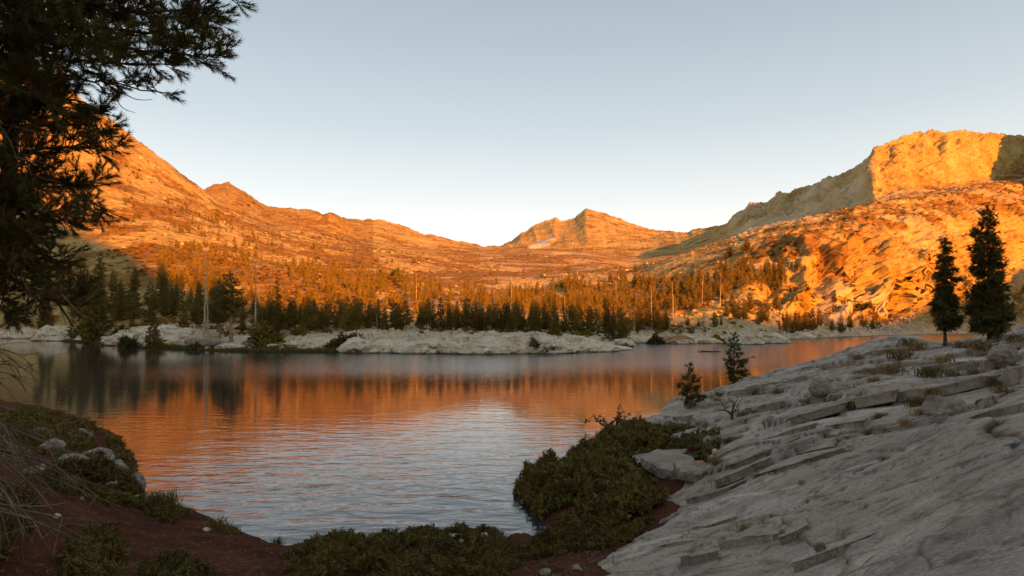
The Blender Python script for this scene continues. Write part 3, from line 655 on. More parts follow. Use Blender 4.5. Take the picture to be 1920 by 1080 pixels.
far_dome(705, 662, 75, 40, 7, 'smooth pale granite dome at the left end of the peninsula by the green shore bushes', 1)
far_dome(600, 655, 62, 30, 6, 'pale cracked granite hump behind the grassy shore strip, left of the peninsula dome', 2)
far_dome(800, 663, 70, 34, 7, 'low pale granite hump with dark crack between two peninsula domes', 3)
far_dome(905, 664, 105, 44, 8, 'broad pale granite dome with a rusty brown patch on its flank', 4, tintm=.25)
far_dome(1010, 663, 85, 42, 7, 'pale granite dome carrying the dark shrubs at the water line', 5)
far_dome(1085, 660, 78, 32, 6, 'tapering pale granite hump near the tip of the peninsula', 6)
far_dome(1150, 657, 36, 11, 3, 'lowest rock shelf at the very tip of the peninsula', 7)
far_dome(1395, 646, 32, 30, 7, 'grey white domed rock on the far right shore beside the water', 8)
far_dome(1440, 644, 34, 30, 7, 'rounded white rock with vertical black crack on far right shore', 9)
far_dome(1500, 636, 30, 16, 6, 'low pale rock on right shore at the foot of the tree row', 10)
far_dome(1270, 645, 42, 24, 7, 'brown grassy rock shelf behind the peninsula tip', 11, tintm=.5)
far_dome(1320, 644, 34, 18, 6, 'tan rock shelf with bushes right of the inlet', 12, tintm=.4)
far_dome(1165, 643, 24, 12, 4, 'small pale rock at the back of the inlet', 13)
far_dome(335, 640, 62, 44, 10, 'large blue grey boulder dome on the left far shore', 14)
far_dome(250, 642, 45, 40, 8, 'pale sloping granite face behind the left pine boughs', 15)
far_dome(120, 634, 48, 48, 8, 'upright pale granite blocks at the far left shore', 16)
far_dome(40, 632, 50, 30, 8, 'granite block half hidden by the near pine at the far left', 17)
far_dome(300, 622, 50, 22, 10, 'upper pale ledge above the blue grey boulder dome', 20)
far_dome(470, 640, 50, 22, 5, 'broken tan ledge between the snags and the lake', 21, tintm=.3)
land = [(60, 'behind the near pine boughs'), (185, 'beside the broad dark shore conifer'), (290, 'above the blue grey boulder dome'), (345, 'just left of the split bleached trunk'), (437, 'between the two tall bleached snags'), (520, 'just right of the tall single snag'),
        (600, 'above the cracked granite hump'), (700, 'behind the first peninsula dome'), (800, 'behind the dark crack in the peninsula rock'), (905, 'behind the rusty patched dome'), (1010, 'behind the shrubby peninsula dome'), (1110, 'behind the tapering end of the peninsula'),
        (1190, 'at the back of the inlet'), (1270, 'above the brown rock shelf'), (1340, 'above the tan shelf right of the inlet'), (1420, 'behind the white domed rocks'), (1500, 'behind the low pale right shore rock'), (1570, 'at the far right of the row'), (1640, 'under the grey rubble cliff')]
def where(u): return min(land, key=lambda q: abs(q[0] - u))[1]
r2 = np.random.RandomState(5)
blab = ['grey boulder', 'pale angular boulder', 'flat pale stone']
for i in range(70):
    u = r2.choice([r2.uniform(90, 260), r2.uniform(280, 520), r2.uniform(385, 470)]); lo = 1 + r2.rand() * 22
    c = np.interp(u, [s[0] for s in shore], [s[1] for s in shore]); d = Wd(c) + 1.5 + r2.rand() * 12; z = far_z((u - 960) / F * d, d)
    s = .35 + r2.rand() ** 2 * 1.4; k = i % 3
    rock('boulder', 300 + i, ((u - 960) / F * d, d, max(z, 0) + s * .15), (s * 1.3, s, s * (.45 if k == 2 else .75)), '%s %s %s' % ('small' if s < .6 else ('middling' if s < 1.1 else 'big'), blab[k], where(u)), 'pale' if k else 'grey', 'boulder', 'boulders on the left far shore', rz=r2.rand() * 6, sub=3, nz=.12)
rock('boulder', 71, ((395 - 960) / F * 124, 124, 1.6), (2.1, 1.6, 1.2), 'rounded grey boulder below the split dead trunk', 'grey', 'boulder', None, sub=3)
rock('boulder', 72, ((268 - 960) / F * 148, 148, 1.2), (2.9, 2, 2.1), 'blue grey block beside the dark shore conifer', 'grey', 'boulder', None, sub=3)
rock('boulder', 73, ((432 - 960) / F * 121, 121, .5), (3.4, 1.6, .9), 'low white shelf stone at the waterline under the snags', 'pale', 'boulder', None, sub=3)
# boulder rubble on the lit slopes: uncountable
def surf_pts(n, umin, umax, tmin, tmax, seed):
    r = np.random.RandomState(seed); cc = r.uniform(umin, umax, n); ci_ = np.clip(np.searchsorted(ang_in, np.degrees(np.arctan((cc - 960) / F))), 1, len(ang_in) - 2)
    t = r.uniform(tmin, tmax, n); ri_ = np.clip(np.searchsorted(ts, t), 1, len(ts) - 2); return P2[ri_, ci_], ci_, ri_
B0 = [boulder(900 + k, (1, 1, .75), 1, 6) for k in range(5)]
bag = Bag()
for k in range(5):
    Pp, c1, r1 = surf_pts(700, 120, 1990, 3.1, 7.6, 40 + k)
    keep = (veg[r1, c1] < .4) & ((Pp[:, 0] < 130) | (rng.rand(len(Pp)) < .45)); Pp = Pp[keep]
    s = (.4 + rng.rand(len(Pp)) ** 4 * 2.0) * np.clip(Pp[:, 1] / 400, .5, 1.3)
    V, Fc = scatter(B0[k][0], B0[k][1], Pp, s, rand_rot(len(Pp))); bag.add(V, Fc)
me = bag.mesh('talus', [M['hill']], False, {'veg': np.zeros(bag.n), 'tint': np.repeat(rng.rand(bag.n // 6 + 1) * .7, 6)[:bag.n]})
tag(link('talus', me), 'scattered granite rubble on the sunlit slopes', kind='stuff', cat='rubble')

bag = Bag()
for k in range(5):
    for (ua, ub, n, sz) in ((60, 520, 260, .55), (520, 1180, 160, .45), (1180, 1680, 420, .6), (1500, 1950, 300, .9)):
        Pp, c1, r1 = surf_pts(n, ua, ub, 2.05, 3.0 if ua < 1400 else 3.6, 140 + k + ua); s_ = sz * (.3 + 1.3 * rng.rand(n) ** 3); V, Fc = scatter(B0[k][0], B0[k][1], Pp, s_, rand_rot(n)); bag.add(V, Fc)
tag(link('shore_rubble', bag.mesh('rubble', [M['pale']], False, {'tint': np.zeros(bag.n)})), 'pale rubble strewn along the far shore', 'rubble', kind='stuff')

# ------------------------------------------------------------------ foliage templates
def clump_t(n, seed, size=1., w=.35):
    """n leaf triangles pointing out of a small ball"""
    r = np.random.RandomState(seed); D = r.randn(n, 3); D /= np.linalg.norm(D, axis=1, keepdims=True)
    base = D * r.uniform(.0, .55, (n, 1)); tip = base + (D + r.randn(n, 3) * .5) * .55; s = np.cross(D, r.randn(n, 3)); s /= np.linalg.norm(s, axis=1, keepdims=True)
    V = np.stack([base - s * w / 2, base + s * w / 2, tip], 1).reshape(-1, 3) * size; return V, np.arange(3 * n).reshape(-1, 3)
def brush_t(n, seed, L_=1., nl=.4, w=.03, fwd=.75):
    """bottlebrush of needles along +z"""
    r = np.random.RandomState(seed); z = r.uniform(0, 1, n) ** .8; a = r.uniform(0, 2 * math.pi, n)
    o = np.stack([np.cos(a), np.sin(a), 0 * a], -1); d = o * (1 - fwd * .6) + np.array([0, 0, 1]) * fwd * r.uniform(.6, 1.2, (n, 1)); d /= np.linalg.norm(d, axis=1, keepdims=True)
    b = np.stack([0 * z, 0 * z, z], -1) * L_; t = b + d * nl * r.uniform(.7, 1.1, (n, 1)); s = np.cross(d, r.randn(n, 3)); s /= np.linalg.norm(s, axis=1, keepdims=True)
    return np.stack([b - s * w / 2, b + s * w / 2, t], 1).reshape(-1, 3), np.arange(3 * n).reshape(-1, 3)

# ------------------------------------------------------------------ conifers
def conifer(seed, H=10., cb=.12, wid=.16, nb=90, pf=1.0, tuft=.35, per=7, up=.1, bare=.0, irregular=.35, top=.02, ntri=7, trunk_r=.018, lean=0, tw=.3):
    r = np.random.RandomState(seed)
    zz = np.linspace(0, 1, 9); tx = lean * zz * H + .012 * H * np.cumsum(r.randn(9)) * .4 * zz; ty = .012 * H * np.cumsum(r.randn(9)) * .4 * zz
    tp = np.stack([tx, ty, zz * H], -1); tr = trunk_r * H * (1 - zz * .93) * np.where(zz == 0, 1.35, 1)
    tb = Bag(); tb.add(*tube(tp, tr, 7))
    P_, D_, S_ = [], [], []
    lump = r.rand(6) * 6
    for i in range(nb):
        f = cb + (1 - cb - top) * ((i + r.rand()) / nb) ** 1.0
        g = (f - cb) / (1 - cb)
        prof = (1 - g) ** pf * (.25 + .75 * min(1, g / .14 + .25)) ; az = i * 2.4 + r.rand() * 1.2
        L_ = wid * H * prof * (1 + irregular * r.randn() * .6 + .22 * math.sin(az * 1 + g * 9 + lump[0]) ) + .018 * H
        if r.rand() < bare: L_ *= .35
        L_ = max(L_, .02 * H)
        c = np.array([np.interp(f, zz, tx), np.interp(f, zz, ty), f * H]); dirv = np.array([math.cos(az), math.sin(az), up + r.randn() * .12 - .25 * (1 - g)])
        n = 5; s = np.linspace(0, 1, n)[:, None]; bp = c + dirv * L_ * s + np.array([0, 0, 1]) * (s ** 2) * L_ * .18
        if L_ > .05 * H and i % 2 == 0: tb.add(*tube(bp, trunk_r * H * .16 * (1 - s[:, 0] * .8), 3))
        m_ = max(2, int(per * L_ / (wid * H) + .5)); q_ = r.uniform(.15, 1, m_) ** .8
        for k in q_:
            pp = c + dirv * L_ * k + np.array([0, 0, L_ * .18 * k * k]); side = np.array([-dirv[1], dirv[0], 0]) * r.uniform(-1, 1) * L_ * .30 * (1.15 - k) * 1.2
            P_.append(pp + side + r.randn(3) * .01 * H); D_.append(dirv + side / max(L_, .1) + r.randn(3) * .25); S_.append(tuft * (.7 + .6 * r.rand()) * (.5 + .5 * (1 - g)))
    for k in range(4): P_.append(tp[-1] - np.array([0, 0, .012 * H * k])); D_.append(np.array([r.randn() * .3, r.randn() * .3, 1])); S_.append(tuft * .5)
    P_, D_, S_ = np.array(P_), np.array(D_), np.array(S_)
    fb = Bag(); grp = r.randint(0, 3, len(P_))
    for k in range(3):
        TV, TF = brush_t(ntri, seed * 7 + k, 1., .75, tw, .6); g_ = grp == k
        fb.add(*scatter(TV, TF, P_[g_] - D_[g_] / np.linalg.norm(D_[g_], axis=1, keepdims=True) * S_[g_, None] * .5, S_[g_], frames(D_[g_])))
    return tb, fb
def tree_thing(name, tb, fb, loc, label, cat, group=None, mt='bark', mf='conifer', rz=0, s=1):
    t = thing(name, loc, label, cat, group, rz, s)
    link('trunk', tb.mesh('trunk', [M[mt]]), t)
    link('crown', fb.mesh('crown', [M[mf]], False), t)
    return t
def dead_bag(seed, H, r0, stubs=14, lean=0., top=.3, bend=.015):
    r = np.random.RandomState(seed); zz = np.linspace(0, 1, 12); tx = lean * zz * H + bend * H * np.cumsum(r.randn(12)) * .5 * zz; ty = bend * H * np.cumsum(r.randn(12)) * .3 * zz
    tp = np.stack([tx, ty, zz * H], -1); a = Bag(); a.add(*tube(tp, r0 * (1 - zz * (1 - top)) * np.where(zz == 0, 1.5, 1), 8)); b = Bag()
    for i in range(stubs):
        f = r.uniform(.22, .97); az = r.rand() * 6.28; L_ = r.uniform(.03, .11) * H * (1.1 - f * .7); c = np.array([np.interp(f, zz, tx), np.interp(f, zz, ty), f * H])
        s = np.linspace(0, 1, 4)[:, None]; b.add(*tube(c + np.array([math.cos(az), math.sin(az), r.uniform(-.3, .5)]) * L_ * s + np.array([0, 0, -.2 * L_]) * s ** 2, .16 * r0 * (1 - .75 * s[:, 0]), 4))
    return a, b
def snag(seed, loc, H, r0, label, group='bleached dead trees', **kw):
    a, b = dead_bag(seed, H, r0, **kw); t = thing('dead_tree', loc, label, 'dead tree', group)
    link('trunk', a.mesh('trunk', [M['dead']]), t); link('branch', b.mesh('branch', [M['dead']]), t); return t

# prototypes for the distant forest
PROT = []
specs = [dict(cb=.08, wid=.13, nb=110, pf=.8, tuft=.55), dict(cb=.12, wid=.17, nb=110, pf=.9, tuft=.6), dict(cb=.2, wid=.12, nb=90, pf=.6, tuft=.55), dict(cb=.05, wid=.20, nb=130, pf=.85, tuft=.65),
         dict(cb=.28, wid=.15, nb=80, pf=.55, tuft=.6, bare=.2), dict(cb=.15, wid=.10, nb=90, pf=.7, tuft=.5), dict(cb=.1, wid=.15, nb=90, pf=1.0, tuft=.55, bare=.15), dict(cb=.22, wid=.18, nb=90, pf=.5, tuft=.65, irregular=.6)]
for i, k in enumerate(specs):
    tb, fb = conifer(50 + i, 10, per=8, ntri=8, **k)
    PROT.append((tb.mesh('trunk', [M['palebark'] if i in (4, 7) else M['bark']]), fb.mesh('crown', [M['conifer']], False)))
NT = [0]
def far_tree(k, u, d, h, label, group, sink=.4, wf=1.0):
    x, y, z = far_at(u, d, sink); t = thing('conifer_tree', (x, y, z), label, 'conifer', group, rng.rand() * 6.28)
    t.scale = (h / 10 * wf, h / 10 * wf, h / 10)
    link('trunk', PROT[k][0], t); link('crown', PROT[k][1], t); NT[0] += 1; return t
SH = {0: 'narrow', 1: 'even', 2: 'high crowned', 3: 'broad bushy', 4: 'thin long trunked', 5: 'very slender', 6: 'ragged', 7: 'round topped'}
def hz(h): return 'tall' if h > 11 else ('short' if h < 7 else 'mid height')
r3 = np.random.RandomState(12)
# front row: shaded green trees just behind the rocks (u, top row v, depth)
front = [(150, 478, 225, 3), (185, 470, 215, 0), (215, 505, 205, 1), (250, 500, 200, 0), (345, 565, 150, 1), (375, 545, 160, 4), (408, 520, 150, 7), (455, 560, 150, 5), (505, 545, 142, 1), (522, 520, 138, 6), (548, 560, 140, 4), (572, 565, 140, 0), (590, 560, 142, 3), (612, 575, 140, 1), (628, 568, 138, 2), (652, 552, 134, 3), (668, 558, 136, 1),
         (692, 568, 140, 0), (708, 556, 142, 6), (722, 570, 138, 3), (748, 566, 142, 1), (762, 560, 142, 7), (788, 570, 140, 1), (812, 560, 140, 5), (826, 556, 138, 3), (842, 566, 140, 1), (858, 562, 144, 0), (876, 568, 142, 7), (892, 562, 140, 2), (904, 572, 142, 3), (918, 566, 140, 4), (934, 564, 144, 1), (950, 570, 142, 7), (966, 564, 140, 4),
         (980, 568, 144, 1), (996, 566, 142, 3), (1010, 570, 146, 7), (1042, 572, 142, 3), (1058, 574, 146, 1), (1074, 568, 148, 7), (1088, 572, 150, 3), (1104, 570, 148, 4), (1120, 574, 150, 7), (1136, 570, 152, 3), (1150, 576, 154, 2), (1166, 572, 158, 7), (1182, 574, 196, 1), (1200, 570, 198, 3), (1216, 576, 200, 7), (1234, 572, 204, 4), (1248, 580, 200, 1),
         (1290, 590, 205, 7), (1310, 596, 205, 1), (1340, 582, 200, 7), (1352, 590, 206, 2)]
for u, vt, d, k in front:
    x, y, z = far_at(u, d); h = (CAMZ + (HV - vt) / F * d) - z
    far_tree(k, u, d, max(h, 3), '%s %s shaded conifer %s' % (hz(h), SH[k], where(u)), 'shaded conifers behind the far shore rocks')
# second rows and fill
for i in range(125):
    u = r3.uniform(480, 1250); d = r3.uniform(138, 168) + (50 if u > 1180 else 0); k = r3.randint(8); h = r3.uniform(4.2, 8) * (1.2 if u > 1180 else 1)
    far_tree(k, u, d, h, '%s %s second rank conifer %s' % (hz(h), SH[k], where(u)), 'shaded conifers in the rank behind', wf=1.1)
for i in range(62):                                              # left shaded wood
    u = r3.uniform(60, 420); d = r3.uniform(205, 330) - (u - 60) * .18; k = r3.randint(8); h = r3.uniform(7, 12.5)
    far_tree(k, u, d, h, '%s %s conifer, left wood, %s' % (hz(h), SH[k], where(u)), 'conifers of the left hand wood')
for i in range(56):                                              # right shore row
    u = r3.uniform(1360, 1650); d = np.interp(u, [1360, 1470, 1560, 1650], [215, 235, 262, 318]) + r3.uniform(-12, 20); k = r3.randint(8); h = r3.uniform(5, 10.5) * (1 if u < 1600 else .8)
    far_tree(k, u, d, h, '%s %s right shore conifer %s' % (hz(h), SH[k], where(u)), 'conifers along the right far shore')
for u, v, hp in ((1367, 482, 24), (1401, 472, 24), (1190, 512, 16)):
    p = far_hit(u, v, 200)
    t = thing('conifer_tree', tuple(p - np.array([0, 0, .5])), {1367: 'lone rust lit pine on the bare right slope, the left of a pair', 1401: 'smaller lone pine right of its twin on the bare right slope', 1190: 'tiny lone tree at the tip of the shaded valley strip'}[u], 'conifer')
    s = hp * p[1] / F / 10; t.scale = (s * 1.7, s * 1.7, s); link('trunk', PROT[3][0], t); link('crown', PROT[3][1], t)
# sunlit trees: near ones are things, the rest of the wood is one mass
lit = []
while len(lit) < 850:
    u = r3.uniform(300, 1470); 
    if r3.rand() < .25: u = r3.uniform(900, 1320)
    lo = np.interp(u, [300, 420, 600, 1180, 1240, 1470], [200, 190, 182, 195, 235, 275]); hi = np.interp(u, [300, 500, 700, 900, 1100, 1200, 1300, 1470], [330, 390, 360, 370, 420, 400, 310, 300])
    d = lo + 8 + (hi - lo) * r3.rand()
    x = (u - 960) / F * d
    if fbm(np.array([x / 28]), np.array([d / 22]), None, 3, 17)[0] < .02 - .2 * (u > 950): continue
    lit.append((u, d, r3.uniform(3.8, 7.2) * (1 + .5 * (d - lo) / (hi - lo)), r3.randint(8)))
lit.sort(key=lambda q: q[1] / q[2])
for u, d, h, k in lit[:45]:
    far_tree(k, u, d, h, '%s %s orange lit conifer %s' % (hz(h), SH[k], where(u)), 'sunlit conifers on the bench', wf=1.05)
bag_t, bag_f = Bag(), Bag()
small = [conifer(80 + i, 10, per=4, ntri=5, tw=.5, cb=.12 + .04 * i, wid=.13 + .015 * i, nb=52, pf=.8, tuft=.9) for i in range(5)]
for j in range(5):
    sel = [q for i, q in enumerate(lit[45:]) if i % 5 == j]
    Pp = np.array([far_at(u, d, .5) for u, d, h, k in sel]); S = np.array([h / 10 for u, d, h, k in sel]); R = rotz(r3.rand(len(sel)) * 6.28)
    for bagx, src in ((bag_t, small[j][0]), (bag_f, small[j][1])):
        V0 = np.concatenate(src.V); 
        for w4 in (3, 4):
            fs = [f for f in src.F if f.shape[1] == w4]
            if fs:
                V, Fc = scatter(V0, np.concatenate(fs), Pp, S, R); bagx.add(V, Fc)
# thin scattering of small trees up both slopes
sc_pts = []
for (ua, ub, ta, tb_, n) in ((330, 760, 5.0, 7.2, 260), (230, 420, 5.6, 7.4, 120), (1330, 1920, 5.0, 7.6, 60), (900, 1330, 5.6, 7, 60)):
    Pp, c1, r1 = surf_pts(n, ua, ub, ta, tb_, 90 + ua); kk = fbm(Pp[:, 0] / 50, Pp[:, 1] / 50, None, 3, 7) > -.05; sc_pts.append(Pp[kk])
sc_pts = np.concatenate(sc_pts); S = .25 + .45 * rng.rand(len(sc_pts)); S[sc_pts[:, 0] > 100] *= .6
V0 = np.concatenate(small[3][1].V); V, Fc = scatter(V0, np.concatenate(small[3][1].F), sc_pts - np.array([0, 0, .3]), np.stack([S * 1.3, S * 1.3, S], -1), rotz(rng.rand(len(sc_pts)) * 6.28)); bag_f.add(V, Fc)
o = link('distant_forest', bag_f.mesh('forest', [M['conifer']], False)); tag(o, 'mass of small sunlit conifers on the valley side', kind='stuff', cat='forest')
o = link('distant_trunks', bag_t.mesh('trunks', [M['palebark']])); tag(o, 'trunks of the sunlit forest mass', kind='stuff', cat='trunks')
# scrub
CL = [clump_t(16, k, 1, .7) for k in range(3)]
bag = Bag()
for k in range(3):
    for (ua, ub, ta, tb_, n, sz) in ((200, 800, 4.6, 7.8, 650, 1.7), (1300, 1960, 3.6, 7.8, 700, 1.5), (700, 1330, 5, 7.5, 250, 1.5), (380, 700, 8, 9.6, 40, 3), (100, 1700, 3.0, 4.2, 650, .9)):
        Pp, c1, r1 = surf_pts(n, ua, ub, ta, tb_, 300 + k + ua); kk = (veg[r1, c1] > .25) | (rng.rand(n) < .12); Pp = Pp[kk]
        s = sz * (.5 + rng.rand(len(Pp)) * .9); V, Fc = scatter(CL[k][0] * np.array([1.3, 1.3, .8]), CL[k][1], Pp, s, rotz(rng.rand(len(Pp)) * 6)); bag.add(V, Fc)
tag(link('scrub', bag.mesh('scrub', [M['scrub']], False)), 'low scrub dotted over the mountain slopes', kind='stuff', cat='scrub')

# bleached snags and trees with bare trunks
def at_far(u, d, s=.3): return far_at(u, d, s)
snag(1, at_far(381, 133), 18.5, .27, 'tall leaning bleached dead tree with broken top, left of the two great snags', lean=.055, stubs=26)
snag(2, at_far(389, 134), 14.0, .24, 'tan dead trunk standing against the leaning bleached snag', lean=.03, stubs=12)
snag(3, at_far(477, 128), 17.2, .22, 'single straight white snag, tallest right of the bare trunked pine', lean=.03, stubs=34)
for i, (u, d, h, r0, ln, lb) in enumerate([(927, 150, 9.5, .13, 0, 'thin pale dead stem rising behind the rusty patched dome'), (870, 158, 8, .10, .32, 'pale stem leaning steeply between peninsula trees'), (879, 158, 8, .09, .30, 'second steeply leaning stem beside its twin'), (707, 140, 4, .12, 0, 'short pale dead stem behind the first peninsula dome'),
        (1060, 175, 9, .15, 0, 'pale dead stem before the inlet trees'), (1222, 205, 15, .16, 0, 'white dead stem above the brown rock shelf'), (1262, 225, 14, .16, 0, 'branchy white snag right of the inlet'), (1316, 250, 15, .16, 0, 'white stem against the orange slope'), (1350, 240, 13, .16, .02, 'pale stem beside the round topped right shore pine'),
        (1530, 260, 11, .20, 0, 'white stem in the right shore tree row'), (1120, 170, 7.5, .13, .02, 'forked pale stem behind the peninsula end'), (250, 200, 8, .15, 0, 'pale stem in the left hand wood'), (281, 185, 6, .12, .05, 'short leaning pale stem above the boulder dome'), (590, 142, 6, .1, .06, 'crooked thin stem above the cracked hump'), (960, 240, 14, .14, 0, 'tall thin stem in the sunlit wood'),
        (1156, 300, 13, .16, 0, 'pale stem standing in the sunlit wood by the inlet'), (780, 260, 12, .14, .03, 'sunlit pale stem high behind the peninsula'), (400, 128, 3.2, .12, .1, 'short broken stump beside the rounded boulder')]):
    snag(20 + i, at_far(u, d), h, r0, lb, lean=ln, stubs=10 if h > 5 else 4)
tb, fb = conifer(201, 15.6, cb=.42, wid=.17, nb=110, pf=.45, tuft=.75, per=8, ntri=9, trunk_r=.028, bare=.25)
tree_thing('pine_tree', tb, fb, at_far(433, 127), 'pine with long bare orange tan trunk between the two great snags', 'pine', mt='palebark', rz=1)
tb, fb = conifer(202, 12, cb=.35, wid=.2, nb=90, pf=.4, tuft=.8, per=8, ntri=9, irregular=.7)
tree_thing('pine_tree', tb, fb, at_far(412, 138), 'dense dark pine crowding behind the split bleached trunk', 'pine', mt='palebark')
tb, fb = conifer(203, 15, cb=.03, wid=.25, nb=260, pf=.75, tuft=.9, per=10, ntri=10, irregular=.3)
tree_thing('conifer_tree', tb, fb, far_at(180, 170, .3), 'broad dense dark conifer at the left shore behind the near pine', 'conifer')
tb, fb = conifer(204, 8.2, cb=.02, wid=.24, nb=150, pf=.7, tuft=.6, per=9, ntri=9)
tree_thing('conifer_tree', tb, fb, far_at(288, 134, .4), 'dark bushy conifer at the waterline left of the snags', 'conifer')
tb, fb = conifer(205, 4, cb=.0, wid=.36, nb=90, pf=.9, tuft=.45, per=9, ntri=9)
tree_thing('conifer_tree', tb, fb, (far_at(248, 165)[0], 165, 3.0), 'small cone shaped dark fir on top of the blue grey dome', 'conifer')
# shore bushes
def bush(u, v, wpx, hpx, label, seed, m='shrub2', dd=1.0, grp='bushes on the far shore', n=None, d=None):
    d = d or CAMZ * F / max(v - HV, 9) + dd; s = d / F; w, h = wpx * s, hpx * s; n = n or 70
    r = np.random.RandomState(seed); D = r.randn(n, 3); D[:, 2] = np.abs(D[:, 2]); D /= np.linalg.norm(D, axis=1, keepdims=True); Pp = D * r.uniform(.45, 1, (n, 1)) ** .6 * np.array([w, w * .6, h * .85]); Pp[:, 2] *= (1 + .4 * np.sin(Pp[:, 0] / w * 4 + seed))
    T = clump_t(22, seed, 1, .38); V, Fc = scatter(T[0], T[1], Pp, h * .22 + .18 * w * r.uniform(.5, 1, n), rand_rot(n, r))
    o = link('bush', mesh('bush', V, [Fc], [M[m]], False), loc=((u - 960) * s, d, max(0, far_z((u - 960) * s, d)) if d > 105 else 0)); return tag(o, label, 'bush', grp)
for i, (u, v, w, h, lb) in enumerate([(500, 658, 30, 40, 'large dark green bush at the water under the single snag'), (655, 660, 22, 34, 'dark rounded bush at the left foot of the peninsula dome'), (690, 661, 24, 20, 'low dark bush on the water beside the peninsula dome'), (625, 660, 16, 18, 'small bush in the grassy shore strip'),
        (788, 645, 10, 14, 'small yellow green bush in the crack of the peninsula dome'), (872, 663, 13, 12, 'small dark bush at the waterline below the low hump'), (858, 640, 12, 12, 'little bush in the dark crack of the low hump'), (1015, 663, 34, 26, 'spreading dark shrub at the waterline of the shrubby dome'), (1058, 661, 18, 24, 'pointed dark shrub at the waterline right of the spreading one'),
        (1168, 656, 14, 10, 'low grey green shrub at the peninsula tip'), (1025, 640, 8, 18, 'upright little shrub on the dome crest'), (230, 645, 22, 20, 'bush among the pale rubble at left'), (160, 640, 22, 18, 'bush before the upright pale blocks'), (240, 652, 18, 24, 'dark bush at water left of the waterline conifer'),
        (365, 656, 14, 14, 'small bush beside the rounded boulder'), (560, 655, 16, 18, 'bush at the right of the single snag'), (740, 625, 20, 20, 'bush at the foot of the peninsula trees'), (1230, 645, 20, 14, 'brown green bush on the brown shelf'), (1345, 644, 16, 14, 'green bush by the water at the tan shelf'), (1415, 644, 14, 12, 'bush between the domed white rocks'),
        (1620, 628, 16, 14, 'dark bush at the right end of the shore'), (1100, 650, 12, 10, 'low bush on the tapering hump')]):
    bush(u, v, w, h, lb, 500 + i, 'shrub2' if i % 3 else 'conifer')
# grassy strip at the far waterline
def blade_t(n, seed, spread=.5, w=.05, lean=.6):
    r = np.random.RandomState(seed); b = np.c_[r.randn(n, 2) * spread * .4, np.zeros(n)]; t = b + np.c_[r.randn(n, 2) * lean * .5, r.uniform(.6, 1.1, n)]; m = (b + t) / 2 + np.c_[-(t - b)[:, :2] * .15, np.full(n, .08)]
    s = np.c_[r.randn(n, 2), np.zeros(n)]; s /= np.linalg.norm(s, axis=1, keepdims=True)
    V = np.stack([b - s * w / 2, b + s * w / 2, m + s * w * .4, m - s * w * .4, t], 1).reshape(-1, 3); i = np.arange(n)[:, None] * 5
    return V, np.concatenate([i + np.array([[0, 1, 2]]), i + np.array([[0, 2, 3]]), i + np.array([[3, 2, 4]])])
bag = Bag(); T = blade_t(12, 3, 1.0, .12, .8)
uu = rng.uniform(120, 700, 2600); uu = uu[(uu < 720)]
vv = np.interp(uu, [s[0] for s in shore], [s[1] for s in shore]); dd_ = Wd(vv) + rng.uniform(-1.0, 3.5, len(uu)); xx = (uu - 960) / F * dd_
Pp = np.stack([xx, dd_, np.array([max(.0, far_z(a, b)) for a, b in zip(xx, dd_)])], -1)
bag.add(*scatter(T[0], T[1], Pp, .35 + .5 * rng.rand(len(Pp)), rotz(rng.rand(len(Pp)) * 6)))
tag(link('shore_grass', bag.mesh('shore_grass', [M['greengrass']], False)), 'grassy strip along the far left waterline', kind='stuff', cat='grass')

# log in the lake
dL = Wd(660); pl = [((u - 960) / F * dL, dL, z) for u, z in ((1308, .02), (1325, .1), (1345, .06), (1352, .03))]
a, f_ = tube(pl, [.10, .16, .13, .05], 7); b, g_ = tube([((1318 - 960) / F * dL, dL, .1), ((1316 - 960) / F * dL, dL, .45)], [.18, .08], 5)
lt = thing('floating_log', (0, 0, 0), 'dark floating log with a raised stub in the middle of the inlet water', 'log')
link('log_trunk', mesh('log_trunk', a, [f_], [M['bark']]), lt); link('stub', mesh('stub', b, [g_], [M['bark']]), lt)

# snow patch under the central peak
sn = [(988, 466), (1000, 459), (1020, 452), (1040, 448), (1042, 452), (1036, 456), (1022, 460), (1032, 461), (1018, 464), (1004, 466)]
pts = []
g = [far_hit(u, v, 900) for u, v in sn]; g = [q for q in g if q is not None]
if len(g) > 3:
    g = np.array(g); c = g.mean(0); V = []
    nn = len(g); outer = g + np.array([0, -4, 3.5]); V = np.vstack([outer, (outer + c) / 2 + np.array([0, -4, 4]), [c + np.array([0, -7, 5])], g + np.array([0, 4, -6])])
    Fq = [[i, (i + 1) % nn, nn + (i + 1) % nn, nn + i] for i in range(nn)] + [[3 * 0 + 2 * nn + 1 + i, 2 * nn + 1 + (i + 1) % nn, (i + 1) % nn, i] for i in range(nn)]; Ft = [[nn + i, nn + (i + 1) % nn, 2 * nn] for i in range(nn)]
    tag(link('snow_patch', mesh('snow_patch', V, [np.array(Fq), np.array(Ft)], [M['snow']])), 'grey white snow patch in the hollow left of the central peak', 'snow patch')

from mathutils.bvhtree import BVHTree
BV = [Vs]; BF = [(inv, 0)]; BN = [len(Vs)]
